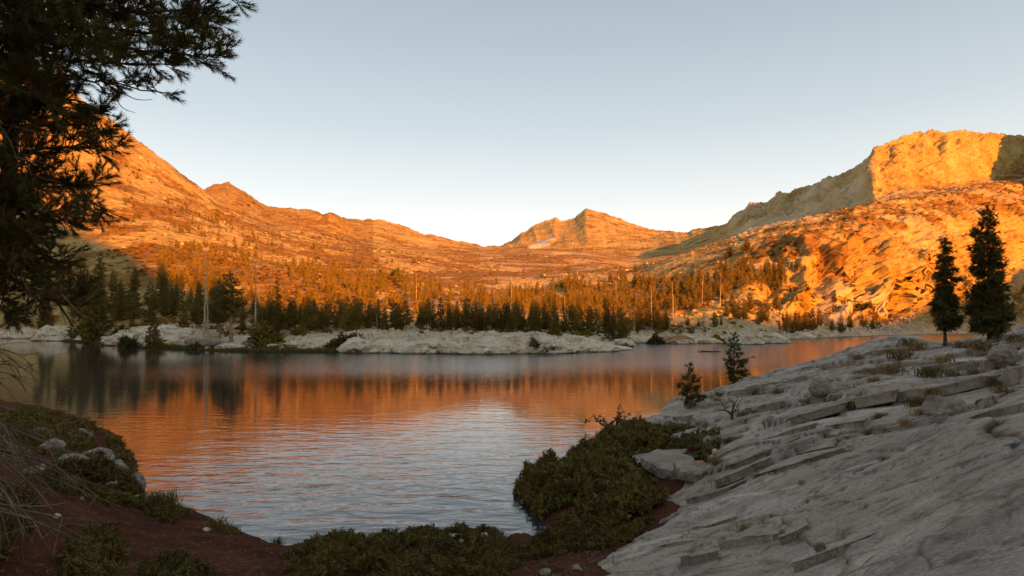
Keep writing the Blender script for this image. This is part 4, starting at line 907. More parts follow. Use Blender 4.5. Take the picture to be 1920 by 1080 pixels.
# exfoliation sheets of the slab: each a plate with a real undercut lip
SLAB = bpy.data.objects['granite_slab']
def sheet(u, v, wpx, seed, lip=.14, el=2.2):
    r = np.random.RandomState(seed); cx, cy, cz = hit(u, v); dd = math.hypot(cx, cy); W = wpx * cy / F / 2
    n = 44; a = np.arange(n) / n * 2 * math.pi; kpt = r.randint(6, 9); ka = np.sort(r.rand(kpt) * 2 * math.pi); kr = r.uniform(.75, 1.15, kpt)
    # polygon with straight sides
    px_, py_ = kr * np.cos(ka), kr * np.sin(ka); per = np.concatenate([np.stack([px_[i] + (px_[(i + 1) % kpt] - px_[i]) * np.linspace(0, 1, 8)[:-1], py_[i] + (py_[(i + 1) % kpt] - py_[i]) * np.linspace(0, 1, 8)[:-1]], -1) for i in range(kpt)])
    n = len(per); per = per + .02 * r.randn(n, 2); e = math.radians(-38 + r.randn() * 9); per = per * np.array([W, W / el * 1.5]); Rr = np.array([[math.cos(e), -math.sin(e)], [math.sin(e), math.cos(e)]]); per = per @ Rr.T
    def zz_(q): return base_h(q[:, 0], q[:, 1]) + .05 * fbm(q[:, 0] * .8, q[:, 1] * .8, None, 3, seed)
    down = np.array([-.55, -.83]); ext = np.abs(per @ down).max() + 1e-6; L1 = .72 * (lip if v < 930 else lip * .5) * np.clip(dd / 14, .35, 2.2)
    def ring(f, dz):
        q = per * f + np.array([cx, cy]); lift = L1 * (.50 + .65 * (per * f @ down) / ext); return np.c_[q, zz_(q) + .15 + lift + dz]
    rings = [ring(.86, -.12 - L1), ring(.93, -.6 * L1), ring(1.0, -.12 * L1), ring(.975, 0), ring(.8, .004), ring(.55, .012), ring(.28, .014)]
    V = np.vstack(rings + [np.r_[cx, cy, rings[-1][:, 2].mean()][None]]); V[3 * n:, 2] += .03 * L1 / .14 * fbm(V[3 * n:, 0] * 3, V[3 * n:, 1] * 3, None, 4, seed); i = np.arange(n); j = (i + 1) % n; m = len(rings)
    Fq = np.concatenate([np.c_[i + k * n, j + k * n, j + (k + 1) * n, i + (k + 1) * n] for k in range(m - 1)]); Ft = np.c_[i + (m - 1) * n, j + (m - 1) * n, np.full(n, m * n)]
    BV.append(V); BF.append((Fq, BN[0])); BN[0] += len(V)
    link('rock_sheet', mesh('rock_sheet', V, [Fq, Ft], [M['slab']], False), SLAB)
for i, (u, v, w, lp) in enumerate([(1560, 742, 110, .2), (1640, 752, 120, .2), (1700, 742, 100, .16), (1530, 790, 150, .14), (1620, 800, 170, .12), (1700, 815, 130, .10), (1450, 770, 90, .16), (1410, 790, 70, .16), (1370, 805, 80, .2), (1480, 820, 130, .14), (1430, 855, 150, .16), (1500, 880, 170, .10), (1390, 900, 120, .12), (1340, 940, 120, .08),
    (1620, 700, 120, .2), (1700, 690, 110, .22), (1780, 700, 120, .2), (1850, 700, 110, .24), (1900, 725, 110, .24), (1800, 735, 110, .16), (1660, 665, 90, .2), (1720, 650, 70, .2), (1580, 690, 90, .18), (1500, 715, 90, .2), (1440, 725, 80, .16), (1840, 670, 100, .2), (1900, 660, 90, .24), (1390, 740, 70, .14), (1340, 765, 70, .14), (1300, 790, 70, .14), (1890, 790, 120, .12), (1830, 780, 90, .12), (1560, 850, 130, .08),
    (1480, 1020, 150, .10), (1400, 1040, 130, .08), (1330, 1060, 120, .10), (1340, 1000, 120, .07), (1560, 1060, 160, .06), (1260, 1040, 90, .08)]):
    sheet(u, v, w, 1500 + i, lp)

BVH = BVHTree.FromPolygons(np.concatenate(BV).tolist(), np.concatenate([f + o_ for f, o_ in BF]).tolist())
ground_hit = hit
def hit(u, v, sink=0.0):
    p = ground_hit(u, v, sink); c = BVH.ray_cast(Vector((0, 0, CAMZ)), Vector(((u - 960) / F, 1, (HV - v) / F)))
    if c[0] is not None and (c[0].y < p[1] + 3 or slab_mask(np.array([p[0]]), np.array([p[1]]))[0] > 0): return np.array(c[0]) - np.array([0, 0, sink])
    return p

# ------------------------------------------------------------------ slab pines
def slab_pine(u, v, vt, seed, label, mt='bark', **kw):
    p = hit(u, v, .05); h = (v - vt) * p[1] / F
    tb, fb = conifer(seed, h, **kw); return tree_thing('pine_tree', tb, fb, tuple(p), label, 'pine', 'pines rooted in the granite slab', mt, 'needle')
slab_pine(1296, 762, 680, 31, 'smallest young pine at the lake edge of the slab', cb=.06, wid=.24, nb=44, pf=.75, tuft=.30, per=6, ntri=16, tw=.16, up=.35, trunk_r=.02, irregular=.5)
slab_pine(1376, 718, 624, 32, 'open young pine on the slab edge, right of the smallest one', cb=.05, wid=.22, nb=56, pf=.6, tuft=.46, per=6, ntri=16, tw=.16, up=.4, trunk_r=.02, irregular=.55)
slab_pine(1772, 648, 445, 33, 'tall dark pine with bare lower trunk in the notch of the slab skyline', cb=.16, wid=.072, nb=85, pf=.5, tuft=.62, per=7, ntri=22, tw=.13, up=.05, bare=.25, irregular=.6, trunk_r=.014)
slab_pine(1855, 636, 388, 34, 'tallest dense dark pine standing at the right on the slab skyline', cb=.06, wid=.086, nb=120, pf=.55, tuft=.70, per=8, ntri=22, tw=.13, up=.02, irregular=.5, trunk_r=.013)

# bonsai like bush on the shrub point
def twiggy(base, pts_list, r0, leafs, T, ls, seed):
    r = np.random.RandomState(seed); wood, leaf = Bag(), Bag(); ends = []
    for Pl in pts_list:
        Pl = np.array(Pl, float); wood.add(*tube(Pl, np.linspace(r0, r0 * .35, len(Pl)), 5)); ends += list(Pl[len(Pl) // 2:])
        for i in range(len(Pl) - 1):
            for k in range(2):
                b = Pl[i] + (Pl[i + 1] - Pl[i]) * r.rand(); dv = r.randn(3) * .22 + np.array([0, 0, .1]); q_ = np.stack([b, b + dv * .5 + r.randn(3) * .03, b + dv]); wood.add(*tube(q_, [r0 * .35, r0 * .25, r0 * .1], 4)); ends.append(q_[-1])
    E_ = np.array(ends); k = r.rand(len(E_)) < leafs; E_ = E_[k]
    if len(E_): leaf.add(*scatter(T[0], T[1], E_, ls * r.uniform(.6, 1.2, len(E_)), rand_rot(len(E_), r)))
    return wood, leaf
p0 = hit(1150, 812); s = p0[1] / F
def rel(u, v, dy=0): return ((u - 1150) * s, dy, (812 - v) * s)
wd, lf = twiggy(p0, [[rel(1150, 815), rel(1152, 800), rel(1168, 790, .2), rel(1182, 778, .3)], [rel(1150, 815), rel(1144, 802), rel(1130, 796, -.2), rel(1116, 784, -.2), rel(1112, 776)], [rel(1152, 805), rel(1160, 792), rel(1160, 776, .1), rel(1172, 772)], [rel(1146, 806), rel(1134, 790, .3), rel(1120, 792, .3)]], .06, .85, clump_t(16, 8, 1, .35), .22, 4)
t = thing('gnarled_bush', tuple(p0), 'gnarled low tree with twisted limbs reaching over the lake from the shrubby point', 'bush'); link('wood', wd.mesh('wood', [M['twig']]), t); link('leaves', lf.mesh('leaves', [M['needle']], False), t)
p0 = hit(1372, 786); wd, lf = twiggy(p0, [[(0, 0, -.1), (.02, 0, .3), (.1, 0, .6)], [(0, 0, .2), (-.25, 0, .35)]], .07, .0, clump_t(6, 8), .1, 6)
t = thing('dead_stump', tuple(p0), 'little dark dead stump sticking up on the slab by the small pines', 'stump'); link('wood', wd.mesh('wood', [M['bark']]), t)

# loose rocks on the slab
def srock(u, v, wpx, hpx, label, seed, m='grey', flat=None, tilt=0, rz=0, sink=.3, deep=.8, **kw):
    p = hit(u, v); s = p[1] / F; w, h = wpx * s / 2, hpx * s * .9
    return rock('boulder', seed, (p[0], p[1] + w * deep * .5, p[2] + h * .25), (w, w * deep, h * .62), label, m, 'rock', None, rz, tilt=tilt, **kw)
def flat_slab(name, outline, thick, label, m='grey', lift=.02, dip=(0, 0)):
    """loose sheet of granite: outline traced on the ground, real thickness, bevelled rim"""
    pts_ = np.array([hit0(u, v) for u, v in outline]); zc = near_h(pts_[:, 0], pts_[:, 1]); c = pts_.mean(0); n = len(pts_)
    zz = zc.mean() + (pts_ - c) @ np.array(dip); Pb = np.c_[pts_ * .96 + c * .04, zz + lift - thick * .2]; Pt = np.c_[pts_, zz + lift + thick * .8]; Pi = np.c_[pts_ * .9 + c * .1, zz + lift + thick]
    # subdivide rim
    def sub(Q):
        o = []
        for i in range(n):
            for k in range(5): t = k / 5; o.append(Q[i] * (1 - t) + Q[(i + 1) % n] * t)
        o = np.array(o); o += .012 * np.c_[fbm(o[:, 0] * 9, o[:, 1] * 9, None, 3, 2), fbm(o[:, 0] * 9, o[:, 1] * 9, None, 3, 5), .6 * fbm(o[:, 0] * 5, o[:, 1] * 5, None, 3, 8)] * np.hypot(*c) / 8; return o
    A, B, D2 = sub(Pb), sub(Pt), sub(Pi); m5 = len(A); ce = np.r_[c, zz.mean() + lift + thick * 1.05]
    V = np.vstack([A, B, D2, [ce]]); i = np.arange(m5); j = (i + 1) % m5
    Fq = np.concatenate([np.c_[i, j, j + m5, i + m5], np.c_[i + m5, j + m5, j + 2 * m5, i + 2 * m5]]); Ft = np.c_[i + 2 * m5, j + 2 * m5, np.full(m5, 3 * m5)]
    return tag(link(name, mesh(name, V, [Fq, Ft], [M[m]], False)), label, 'rock')
flat_slab('stone_slab', [(1200, 885), (1230, 868), (1300, 866), (1308, 880), (1300, 896), (1240, 900)], .28, 'pale flat topped granite block at the edge of the dark shrubs', 'grey')
flat_slab('stone_slab', [(1262, 905), (1300, 895), (1328, 888), (1332, 896), (1310, 912), (1275, 918)], .22, 'thin tilted granite sheet overlapping the flat topped block', 'grey', lift=.10)
flat_slab('stone_slab', [(1185, 868), (1250, 852), (1290, 842), (1290, 848), (1230, 866), (1195, 880)], .08, 'narrow pale ledge stone along the shrubs above the flat topped block', 'grey', lift=.05)
flat_slab('stone_slab', [(1464, 1006), (1495, 993), (1528, 1000), (1530, 1014), (1518, 1030), (1490, 1018)], .10, 'loose wedge shaped flake lying on the slab near the bottom of the picture', 'grey', lift=.03)
flat_slab('stone_slab', [(1350, 826), (1385, 812), (1412, 798), (1418, 806), (1380, 824), (1352, 838)], .12, 'tilted tan flake above the boulder litter', 'grey', lift=.0)
for i, (u, v, w, h, lb, m, kw) in enumerate([
    (1784, 778, 78, 50, 'large rounded grey boulder behind dry grass on the slab', 'grey', {}), (1505, 908, 18, 10, 'small flat pebble by the curved ledge', 'grey', {}), (1315, 878, 34, 18, 'rust coloured stone wedged behind the flat topped block', 'tan', {}),
    (1236, 832, 30, 20, 'grey block among the shrubs at the slab corner', 'grey', {}), (1272, 840, 18, 16, 'white chip of rock beside the grey block', 'pale', {}), (1302, 838, 26, 22, 'squat grey stone in the boulder litter', 'grey', {}), (1330, 838, 30, 26, 'grey triangular stone leaning on the tan flake', 'grey', {}),
    (1298, 848, 16, 10, 'small pale stone below the squat grey stone', 'pale', {}), (1342, 852, 16, 14, 'bright little stone in the dark scrub', 'pale', {}), (1420, 770, 20, 14, 'little block near the dead stump', 'grey', {}), (1352, 738, 26, 12, 'grey block at the foot of the open young pine', 'grey', {}),
    (1212, 812, 20, 12, 'pale stone at the lake side corner of the shrubs', 'pale', {}), (1545, 738, 44, 34, 'square grey block on the upper slab', 'grey', {}), (1515, 752, 22, 14, 'dark wedge under the square block', 'grey', {}), (1083, 1070, 22, 12, 'small flat stone on the soil at the bottom', 'grey', {}),
    (1022, 1078, 26, 12, 'second pale stone on the soil at the bottom edge', 'grey', {}), (1540, 1032, 26, 20, 'small cracked stone beside the wedge flake', 'grey', {}), (1672, 880, 10, 8, 'white pebble on the open slab', 'pale', {}), (1890, 680, 60, 46, 'tan rounded boulder at the right edge of the slab', 'grey', {}),
    (385, 998, 18, 12, 'bright white stone on the soil near the water', 'pale', {}), (104, 972, 14, 12, 'white stone on the soil under the dead branches', 'pale', {}), (152, 938, 10, 8, 'pale pebble on the soil', 'grey', {}), (256, 915, 28, 40, 'smooth grey boulder standing at the water edge of the left bank', 'grey', {'deep': .9}),
    (145, 826, 50, 26, 'pale blue grey slab stone atop the left bank', 'grey', {}), (70, 812, 34, 14, 'pale slab stone behind the dead branches', 'grey', {}), (120, 882, 64, 36, 'pale lichened rock in the middle of the left bank', 'grey', {}), (205, 912, 26, 14, 'small white rock above the standing boulder', 'pale', {}), (175, 870, 60, 34, 'flat grey stone under the bank shrubs', 'grey', {}), (92, 850, 56, 30, 'low grey stone beside the lichened rock', 'grey', {}), (212, 885, 48, 28, 'rough grey stone above the standing boulder', 'grey', {}), (60, 890, 40, 24, 'grey stone under the tangle of branches', 'grey', {}), (322, 962, 20, 8, 'thin flat stone at the grassy water edge', 'grey', {}), (256, 935, 12, 6, 'sliver of white stone at the foot of the standing boulder', 'pale', {})]):
    srock(u, v, w, h, lb, 600 + i, m, sub=3 if w < 40 else 4, rz=i * 1.3, nz=.1, **kw)

# grass tufts on the slab
gt = [blade_t(110, 60 + k, .8, .05, .9) for k in range(3)]
GT = [mesh('grass_tuft', a, [b], [M['drygrass']], False) for a, b in gt]; GTG = [mesh('grass_tuft', a, [b], [M['greengrass']], False) for a, b in gt]
glist = [(1703, 646, 26, 'on the domed skyline hump'), (1716, 656, 34, 'below the domed skyline hump'), (1690, 672, 40, 'left end of the long grassy crack'), (1672, 700, 40, 'at the low end of the long grassy crack'), (1745, 706, 44, 'middle of the upper slab'), (1789, 704, 22, 'beside the middle slab tuft'), (1828, 702, 26, 'above the right hand crack'),
         (1842, 655, 38, 'under the tallest pine'), (1866, 722, 34, 'over the dark corner crack'), (1803, 652, 30, 'between the two tall pines'), (1903, 640, 30, 'at the right end of the skyline'), (1748, 738, 26, 'above the large rounded boulder'), (1722, 762, 40, 'left of the large rounded boulder'), (1728, 778, 36, 'at the foot of the rounded boulder'), (1790, 772, 30, 'in front of the rounded boulder'),
         (1608, 674, 22, 'on the upper left of the slab'), (1650, 784, 26, 'alone on the middle slab'), (1393, 780, 24, 'beside the dead stump'), (1604, 762, 26, 'under the long dark ledge'), (1768, 680, 30, 'in the upper grassy crack'), (1460, 738, 22, 'on the left slab shoulder'), (1640, 716, 24, 'by the end of the upper ledge'), (1345, 870, 30, 'by the rust coloured stone'), (1395, 992, 26, 'in the hollow of the lower slab'), (1660, 862, 20, 'near the white pebble'),
         (1880, 735, 30, 'right of the corner crack'), (1700, 795, 24, 'in the groove below the boulder'), (1470, 998, 16, 'beside the wedge flake'), (1365, 830, 24, 'in the boulder litter'), (1295, 765, 26, 'round the smallest pine'), (1345, 752, 18, 'at the slab edge between the young pines')]
for i, (u, v, wpx, lb) in enumerate(glist):
    p = hit(u, v, .03); s = wpx * p[1] / F * .8; o = link('grass_tuft', GT[i % 3] if i % 4 else GTG[i % 3], loc=tuple(p)); o.scale = (s, s, s * .75); o.rotation_euler = (0, 0, i * 1.7)
    tag(o, '%s tuft of grass %s' % ('dry brown' if i % 4 else 'greenish', lb), 'grass tuft', 'grass tufts in the slab cracks')
for i, (u, v, wpx, lb) in enumerate([(408, 992, 30, 'at the water by the white stone'), (436, 1000, 22, 'right of the first shore tuft'), (315, 945, 34, 'capping the bank by the flat stone'), (290, 940, 26, 'above the small cove'), (348, 965, 22, 'on the bank edge'), (520, 1020, 18, 'at the start of the shrub mat')]):
    p = hit(u, v, .02); s = wpx * p[1] / F * .9; o = link('grass_tuft', GTG[i % 3], loc=tuple(p)); o.scale = (s, s, s); tag(o, 'fine green shore grass tuft %s' % lb, 'grass tuft', 'grass tufts on the near bank')

# ------------------------------------------------------------------ low shrubs on the near shore
SP = [clump_t(20, 700 + k, 1, .20 + .09 * k) for k in range(4)]
def mat_of_shrub(name, outline, hfun, n, size, label, seed, m='shrub', kind='stuff', gap=-1.):
    """outline in picture rows of the ground it stands on"""
    pts_ = np.array([hit0(u, v) for u, v in outline]); lo, hi = pts_.min(0), pts_.max(0); r = np.random.RandomState(seed)
    x = r.uniform(lo[0], hi[0], n * 4); y = r.uniform(lo[1], hi[1], n * 4); ins = np.zeros(len(x), bool); j = len(pts_) - 1
    for i in range(len(pts_)):
        xi, yi = pts_[i]; xj, yj = pts_[j]; c = ((yi > y) != (yj > y)) & (x < (xj - xi) * (y - yi) / (yj - yi + 1e-12) + xi); ins ^= c; j = i
    x, y = x[ins][:n], y[ins][:n]; L_ = [tuple(q) for q in pts_] + [tuple(pts_[0])]; d, _ = polyline_dist(x, y, L_)
    c1, e1 = blocks(x * 1.15 + .3 * fbm(x * 2, y * 2, None, 2, seed), y * 1.15, np.zeros_like(x), seed, 0); c2, e2 = blocks(x * 2.8, y * 2.8, np.zeros_like(x), seed + 5, 0)
    k = (d + .5 * fbm(x * 1.4, y * 1.4, None, 3, seed + 2) > .02) & (fbm(x * .9, y * .9, None, 3, seed + 4) > gap); x, y, d, c1, e1, c2, e2 = [q[k] for q in (x, y, d, c1, e1, c2, e2)]
    top = hfun * (sst(0, .9, d) * .7 + .3) * (.30 + .55 * sst(0, .55, e1) * (1 + .9 * c1) + .25 * sst(0, .4, e2) + .25 * c2); z = base_h(x, y); z = np.maximum(z, 0) + top * r.uniform(.35, 1, len(x)) ** .4
    bag = Bag(); g = r.randint(0, 4, len(x))
    for k in range(4): q_ = g == k; bag.add(*scatter(SP[k][0], SP[k][1], np.stack([x, y, z], -1)[q_] + np.array([0, 0, 1.]) * (r.rand(int(q_.sum()), 1) < .06) * size * 1.2, size * r.uniform(.45, 1.5, q_.sum()), rand_rot(int(q_.sum()), r)))
    return tag(link(name, bag.mesh(name, [M[m]], False)), label, 'shrubs', kind=kind)
mat_of_shrub('heather_mat', [(535, 1040), (600, 1022), (700, 1024), (800, 1018), (900, 1012), (950, 1010), (985, 1040), (950, 1100), (940, 1180), (560, 1180), (530, 1090)], .42, 8000, .075, 'dark heathery shrub mat at the bottom middle of the shore', 1, gap=-.26)
mat_of_shrub('heather_mat', [(935, 1010), (1000, 1002), (1100, 1000), (1200, 985), (1235, 950), (1240, 975), (1200, 1012), (1100, 1040), (1000, 1052), (950, 1045)], .34, 4000, .08, 'low strip of heather between the dark cove and the slab', 2, gap=-.24)
mat_of_shrub('heather_mat', [(1005, 975), (965, 950), (985, 915), (1040, 885), (1085, 850), (1150, 818), (1215, 806), (1260, 815), (1250, 840), (1190, 870), (1205, 900), (1250, 930), (1235, 965), (1150, 990), (1080, 995)], .62, 11000, .12, 'big dark mound of heather on the point jutting into the lake', 3, gap=-.30)
mat_of_shrub('heather_mat', [(1225, 805), (1300, 800), (1370, 812), (1330, 850), (1345, 880), (1290, 865), (1250, 845)], .28, 900, .16, 'brown green scrub filling the boulder litter beside the slab', 4, 'shrub2', gap=-.1)
mat_of_shrub('heather_mat', [(-150, 790), (40, 770), (150, 785), (215, 815), (250, 855), (262, 890), (200, 905), (130, 860), (60, 850), (-150, 880)], .32, 3800, .13, 'dark shrubs crowning the left bank above the water', 5, gap=.02)
mat_of_shrub('heather_mat', [(60, 905), (110, 870), (180, 880), (250, 905), (262, 930), (200, 950), (120, 930)], .5, 1500, .13, 'scraggly shrub between the pale rock and the standing boulder', 10, gap=-.05)
mat_of_shrub('heather_mat', [(110, 1090), (140, 1010), (220, 1000), (240, 1040), (220, 1120)], .40, 700, .11, 'small dark shrub patch at the bottom left', 6, gap=-.2)
mat_of_shrub('heather_mat', [(255, 1100), (290, 1045), (370, 1045), (400, 1080), (380, 1140)], .28, 600, .10, 'second shrub patch on the reddish soil', 7, gap=-.2)
mat_of_shrub('heather_mat', [(140, 920), (200, 925), (260, 940), (340, 960), (330, 985), (260, 960), (170, 945)], .22, 600, .13, 'thin fringe of shrub along the left bank edge', 8)
mat_of_shrub('heather_mat', [(-250, 980), (-50, 930), (60, 940), (60, 1000), (-60, 1100), (-250, 1150)], .5, 1200, .14, 'dark undergrowth at the far bottom left', 9, gap=-.2)
# needle litter, twigs and pebbles on the soil
bag = Bag(); r4 = np.random.RandomState(3); n = 14000; aa = np.radians(r4.uniform(-44, 12, n)); rr = np.exp(r4.uniform(math.log(6), math.log(24), n)); x, y = rr * np.sin(aa), rr * np.cos(aa); z = base_h(x, y) + .10 * fbm(x * .8, y * .8, None, 4, 31) + .03 * fbm(x * 4, y * 4, None, 4, 32); k = (slab_mask(x, y) < 0) & (z > .05)
TV = np.array([[-.5, -.06, .0], [.5, -.04, .05], [.5, .04, .05], [-.5, .06, .0]]); bag.add(*scatter(TV, np.array([[0, 1, 2, 3]]), np.stack([x, y, z + .012], -1)[k], .03 + .09 * r4.rand(int(k.sum())) ** 2, rotz(r4.rand(int(k.sum())) * 6)))
tag(link('forest_litter', bag.mesh('litter', [M['twig']], False)), 'fallen needles, cones and twigs on the soil', 'litter', kind='stuff')

# ------------------------------------------------------------------ the near pine at the left
BR = [brush_t(46, 800 + k, 1., .55, .05, .85) for k in range(4)]
pine = thing('pine_tree', (0, 0, 0), 'large near pine whose dark needled boughs fill the upper left corner', 'pine')
def px3(u, v, d): return np.array([(u - 960) / F * d, d, CAMZ + (HV - v) / F * d])
tb = Bag()
gz = float(near_h(-7.1, 8.3)[0]); trunk = np.array([[-7.9, 8.3, gz - .2], [-7.6, 8.3, gz + 1.2], [-7.25, 8.25, 4.6], [-6.8, 8.2, 6.2], [-6.7, 8.2, 8.2], [-6.6, 8.2, 10.5], [-6.5, 8.2, 12.5]])
tb.add(*tube(trunk, [.17, .13, .115, .10, .085, .06, .02], 10)); link('trunk', tb.mesh('trunk', [M['bark']]), pine)
def bough(pts_, r0, seed, dens=1.0, tl=.55, tuft=.17, dead=.06, full=True, spread=1.0):
    """main limb through picture points (u, v, depth) with side twigs and needle brushes"""
    r = np.random.RandomState(seed); Q = np.array([px3(*p) for p in pts_]); 
    seg = np.r_[0, np.cumsum(np.linalg.norm(np.diff(Q, axis=0), axis=1))]; n = max(6, int(seg[-1] / .12)); s = np.linspace(0, seg[-1], n)
    L_ = np.stack([np.interp(s, seg, Q[:, k]) for k in range(3)], -1); L_[1:-1] += r.randn(n - 2, 3) * .012
    wood = Bag(); wood.add(*tube(L_, np.linspace(r0, .006, n), 6)); bp, bd = [], []
    m_ = int(seg[-1] / .048 * dens)
    for i in range(m_):
        t = r.uniform(.10 if full else .3, 1); k = int(t * (n - 1)); k = min(k, n - 2); b = L_[k]; ax = L_[k + 1] - L_[k]; ax /= np.linalg.norm(ax)
        o = r.randn(3); o -= ax * o.dot(ax); o /= np.linalg.norm(o); dv = ax * .75 + o * .8 * spread + np.array([0, 0, .1]); dv /= np.linalg.norm(dv)
        Lt = tl * r.uniform(.45, 1.1) * (1.15 - .65 * t); ss = np.linspace(0, 1, 5)[:, None]; tw_ = b + dv * Lt * ss + np.array([0, 0, .22 * Lt]) * ss ** 2 + r.randn(3) * .03 * ss
        wood.add(*tube(tw_, np.linspace(.009, .004, 5), 3))
        for q_ in (.4, .6, .8, 1.0):
            j = q_ * 4; a0 = tw_[min(int(j), 3)]; c = a0 + (tw_[min(int(j) + 1, 4)] - a0) * (j - int(j) if j < 4 else 1); d1 = tw_[-1] - tw_[-2]; d1 = d1 / np.linalg.norm(d1)
            if q_ < 1:
                o2 = r.randn(3); d1 = d1 * .7 + o2 / np.linalg.norm(o2) * .6
            bp.append(c); bd.append(d1)
    bp.append(L_[-1]); bd.append(L_[-1] - L_[-2]); bp, bd = np.array(bp), np.array(bd); fol = Bag(); g = r.randint(0, 4, len(bp)); dd = []
    for k in range(4):
        q_ = g == k; nn = int(q_.sum())
        if nn: fol.add(*scatter(BR[k][0], BR[k][1], bp[q_], tuft * r.uniform(.7, 1.15, nn), frames(bd[q_]))); dd.append(np.repeat((r.rand(nn) < dead) * 1., len(BR[k][0])))
    o = link('branch', wood.mesh('branch', [M['bark']]), pine); link('needles', fol.mesh('needles', [M['needle']], False, {'dead': np.concatenate(dd)}), o)
    return len(bp)
T0 = lambda v: (14 + (600 - v) * .02, v, 8.2)
nb_ = 0
boughs = [ # limb points, radius, density, twig length
    ([T0(-60), (120, -70, 8.0), (260, -30, 7.6), (380, -15, 7.4), (448, 2, 7.3)], .035, .9, .5),
    ([T0(20), (140, 0, 7.9), (260, 20, 7.5), (350, 20, 7.3), (405, 35, 7.2)], .035, 1.1, .55),
    ([T0(60), (150, 50, 8.4), (280, 60, 8.0), (390, 52, 7.8)], .035, 1.1, .55),
    ([T0(110), (140, 80, 7.8), (260, 95, 7.4), (350, 105, 7.2), (425, 102, 7.0)], .035, 1.0, .42),
    ([T0(90), (120, 110, 8.6), (240, 120, 8.6), (340, 122, 8.4)], .03, 1.0, .5),
    ([T0(160), (80, 140, 7.9), (170, 150, 7.6), (240, 160, 7.4), (305, 176, 7.2)], .025, .45, .30),
    ([T0(-120), (90, -90, 8.6), (200, -60, 8.8), (330, -40, 8.8)], .03, 1.0, .6),
    ([T0(-20), (90, 0, 9.0), (190, 30, 9.2), (290, 60, 9.3)], .03, 1.2, .6),
    ([T0(60), (60, 50, 7.2), (130, 60, 6.9), (200, 90, 6.8)], .03, 1.4, .55),
    ([T0(240), (70, 195, 7.6), (140, 185, 7.3), (205, 215, 7.1)], .03, 1.3, .42),
    ([T0(250), (70, 230, 8.3), (150, 230, 8.3), (200, 262, 8.2)], .03, 1.4, .45),
    ([T0(300), (70, 280, 7.9), (150, 275, 7.6), (225, 285, 7.4)], .03, .9, .34),
    ([T0(330), (60, 330, 7.6), (120, 345, 7.3), (180, 385, 7.2), (222, 405, 7.1)], .03, .9, .38),
    ([T0(360), (60, 350, 8.5), (140, 350, 8.6), (205, 345, 8.5)], .03, .9, .36),
    ([T0(400), (50, 390, 7.2), (95, 400, 6.9), (150, 420, 6.8), (200, 415, 6.8)], .03, .9, .34),
    ([T0(20), (-60, 0, 8.0), (-140, -20, 8.0)], .03, 1.2, .7), ([T0(140), (-60, 130, 8.2), (-140, 120, 8.4)], .03, 1.2, .7),
    ([T0(150), (20, 150, 7.4), (60, 160, 6.8), (90, 190, 6.4)], .025, 1.6, .5), ([T0(60), (10, 40, 7.2), (30, 20, 6.4)], .025, 1.8, .6),
    ([T0(450), (50, 440, 8.0), (80, 470, 7.8), (115, 500, 7.6)], .03, 1.5, .42), ([T0(470), (0, 480, 7.6), (40, 520, 7.2), (70, 560, 7.0)], .03, 1.8, .45),
    ([T0(380), (-20, 390, 7.5), (30, 420, 7.0), (60, 440, 6.8)], .03, 1.8, .5), ([T0(520), (40, 530, 8.2), (90, 560, 8.0), (150, 575, 7.8), (175, 560, 7.7)], .03, 1.0, .4),
    ([T0(540), (-20, 560, 7.6), (20, 590, 7.3), (40, 600, 7.2)], .025, 1.5, .35), ([T0(40), (5, 100, 7.2), (30, 170, 6.6)], .02, 1.8, .5), ([T0(180), (40, 200, 7.2), (10, 260, 6.7)], .02, 1.8, .45), ([T0(320), (30, 330, 7.4), (5, 400, 7.0)], .02, 1.8, .45), ([T0(400), (45, 400, 7.4), (25, 470, 7.0)], .02, 1.6, .4), ([T0(480), (40, 470, 8.8), (90, 510, 8.9), (130, 540, 9.0)], .03, 1.4, .4),
    ([T0(300), (-50, 320, 8.2), (-120, 330, 8.2)], .03, 1.2, .6), ([T0(200), (30, 260, 7.0), (60, 330, 6.6)], .02, 1.2, .4), ([T0(420), (10, 460, 8.6), (30, 520, 8.8)], .02, 1.8, .5)]
for i, (p_, r0, de, tl) in enumerate(boughs): nb_ += bough(p_, r0, 900 + i, de * (1 if i < 9 else (.7 if i < 19 else .45)), tl, dead=.04 if i < 10 else .12)
print('tufts', nb_)
# bare drooping twigs under the boughs, the long diagonal limb
for i, (L_, r0) in enumerate([([(182, 152, 7.5), (195, 175, 7.5), (208, 192, 7.5), (222, 197, 7.5)], .008), ([(203, 157, 7.4), (212, 175, 7.4), (226, 200, 7.4), (240, 208, 7.4), (254, 211, 7.4)], .008), ([(212, 156, 7.4), (226, 170, 7.4), (250, 186, 7.4), (272, 188, 7.4), (286, 186, 7.4)], .008),
        ([(20, 440, 7.6), (55, 500, 7.5), (100, 555, 7.4), (138, 612, 7.3)], .03), ([(70, 520, 7.45), (110, 545, 7.4), (150, 590, 7.4), (175, 600, 7.4)], .01), ([(60, 500, 7.45), (110, 570, 7.5), (125, 610, 7.5)], .01),
        ([(0, 232, 7.0), (40, 240, 6.8), (90, 255, 6.6), (120, 250, 6.5)], .01), ([(0, 290, 7.0), (30, 295, 6.8), (60, 300, 6.6), (100, 310, 6.5)], .008), ([(0, 235, 6.9), (20, 265, 6.8), (36, 310, 6.7)], .008)]):
    Q = np.array([px3(*p) for p in L_]); s0 = np.linspace(0, 1, len(Q)); s1 = np.linspace(0, 1, 14); Q = np.stack([np.interp(s1, s0, Q[:, k]) for k in range(3)], -1); Q[1:-1] = (Q[:-2] + Q[1:-1] + Q[2:]) / 3
    a, f_ = tube(Q, np.linspace(r0, r0 * .35, 14), 5); link('branch', mesh('branch', a, [f_], [M['twig' if r0 < .02 else 'bark']]), pine)

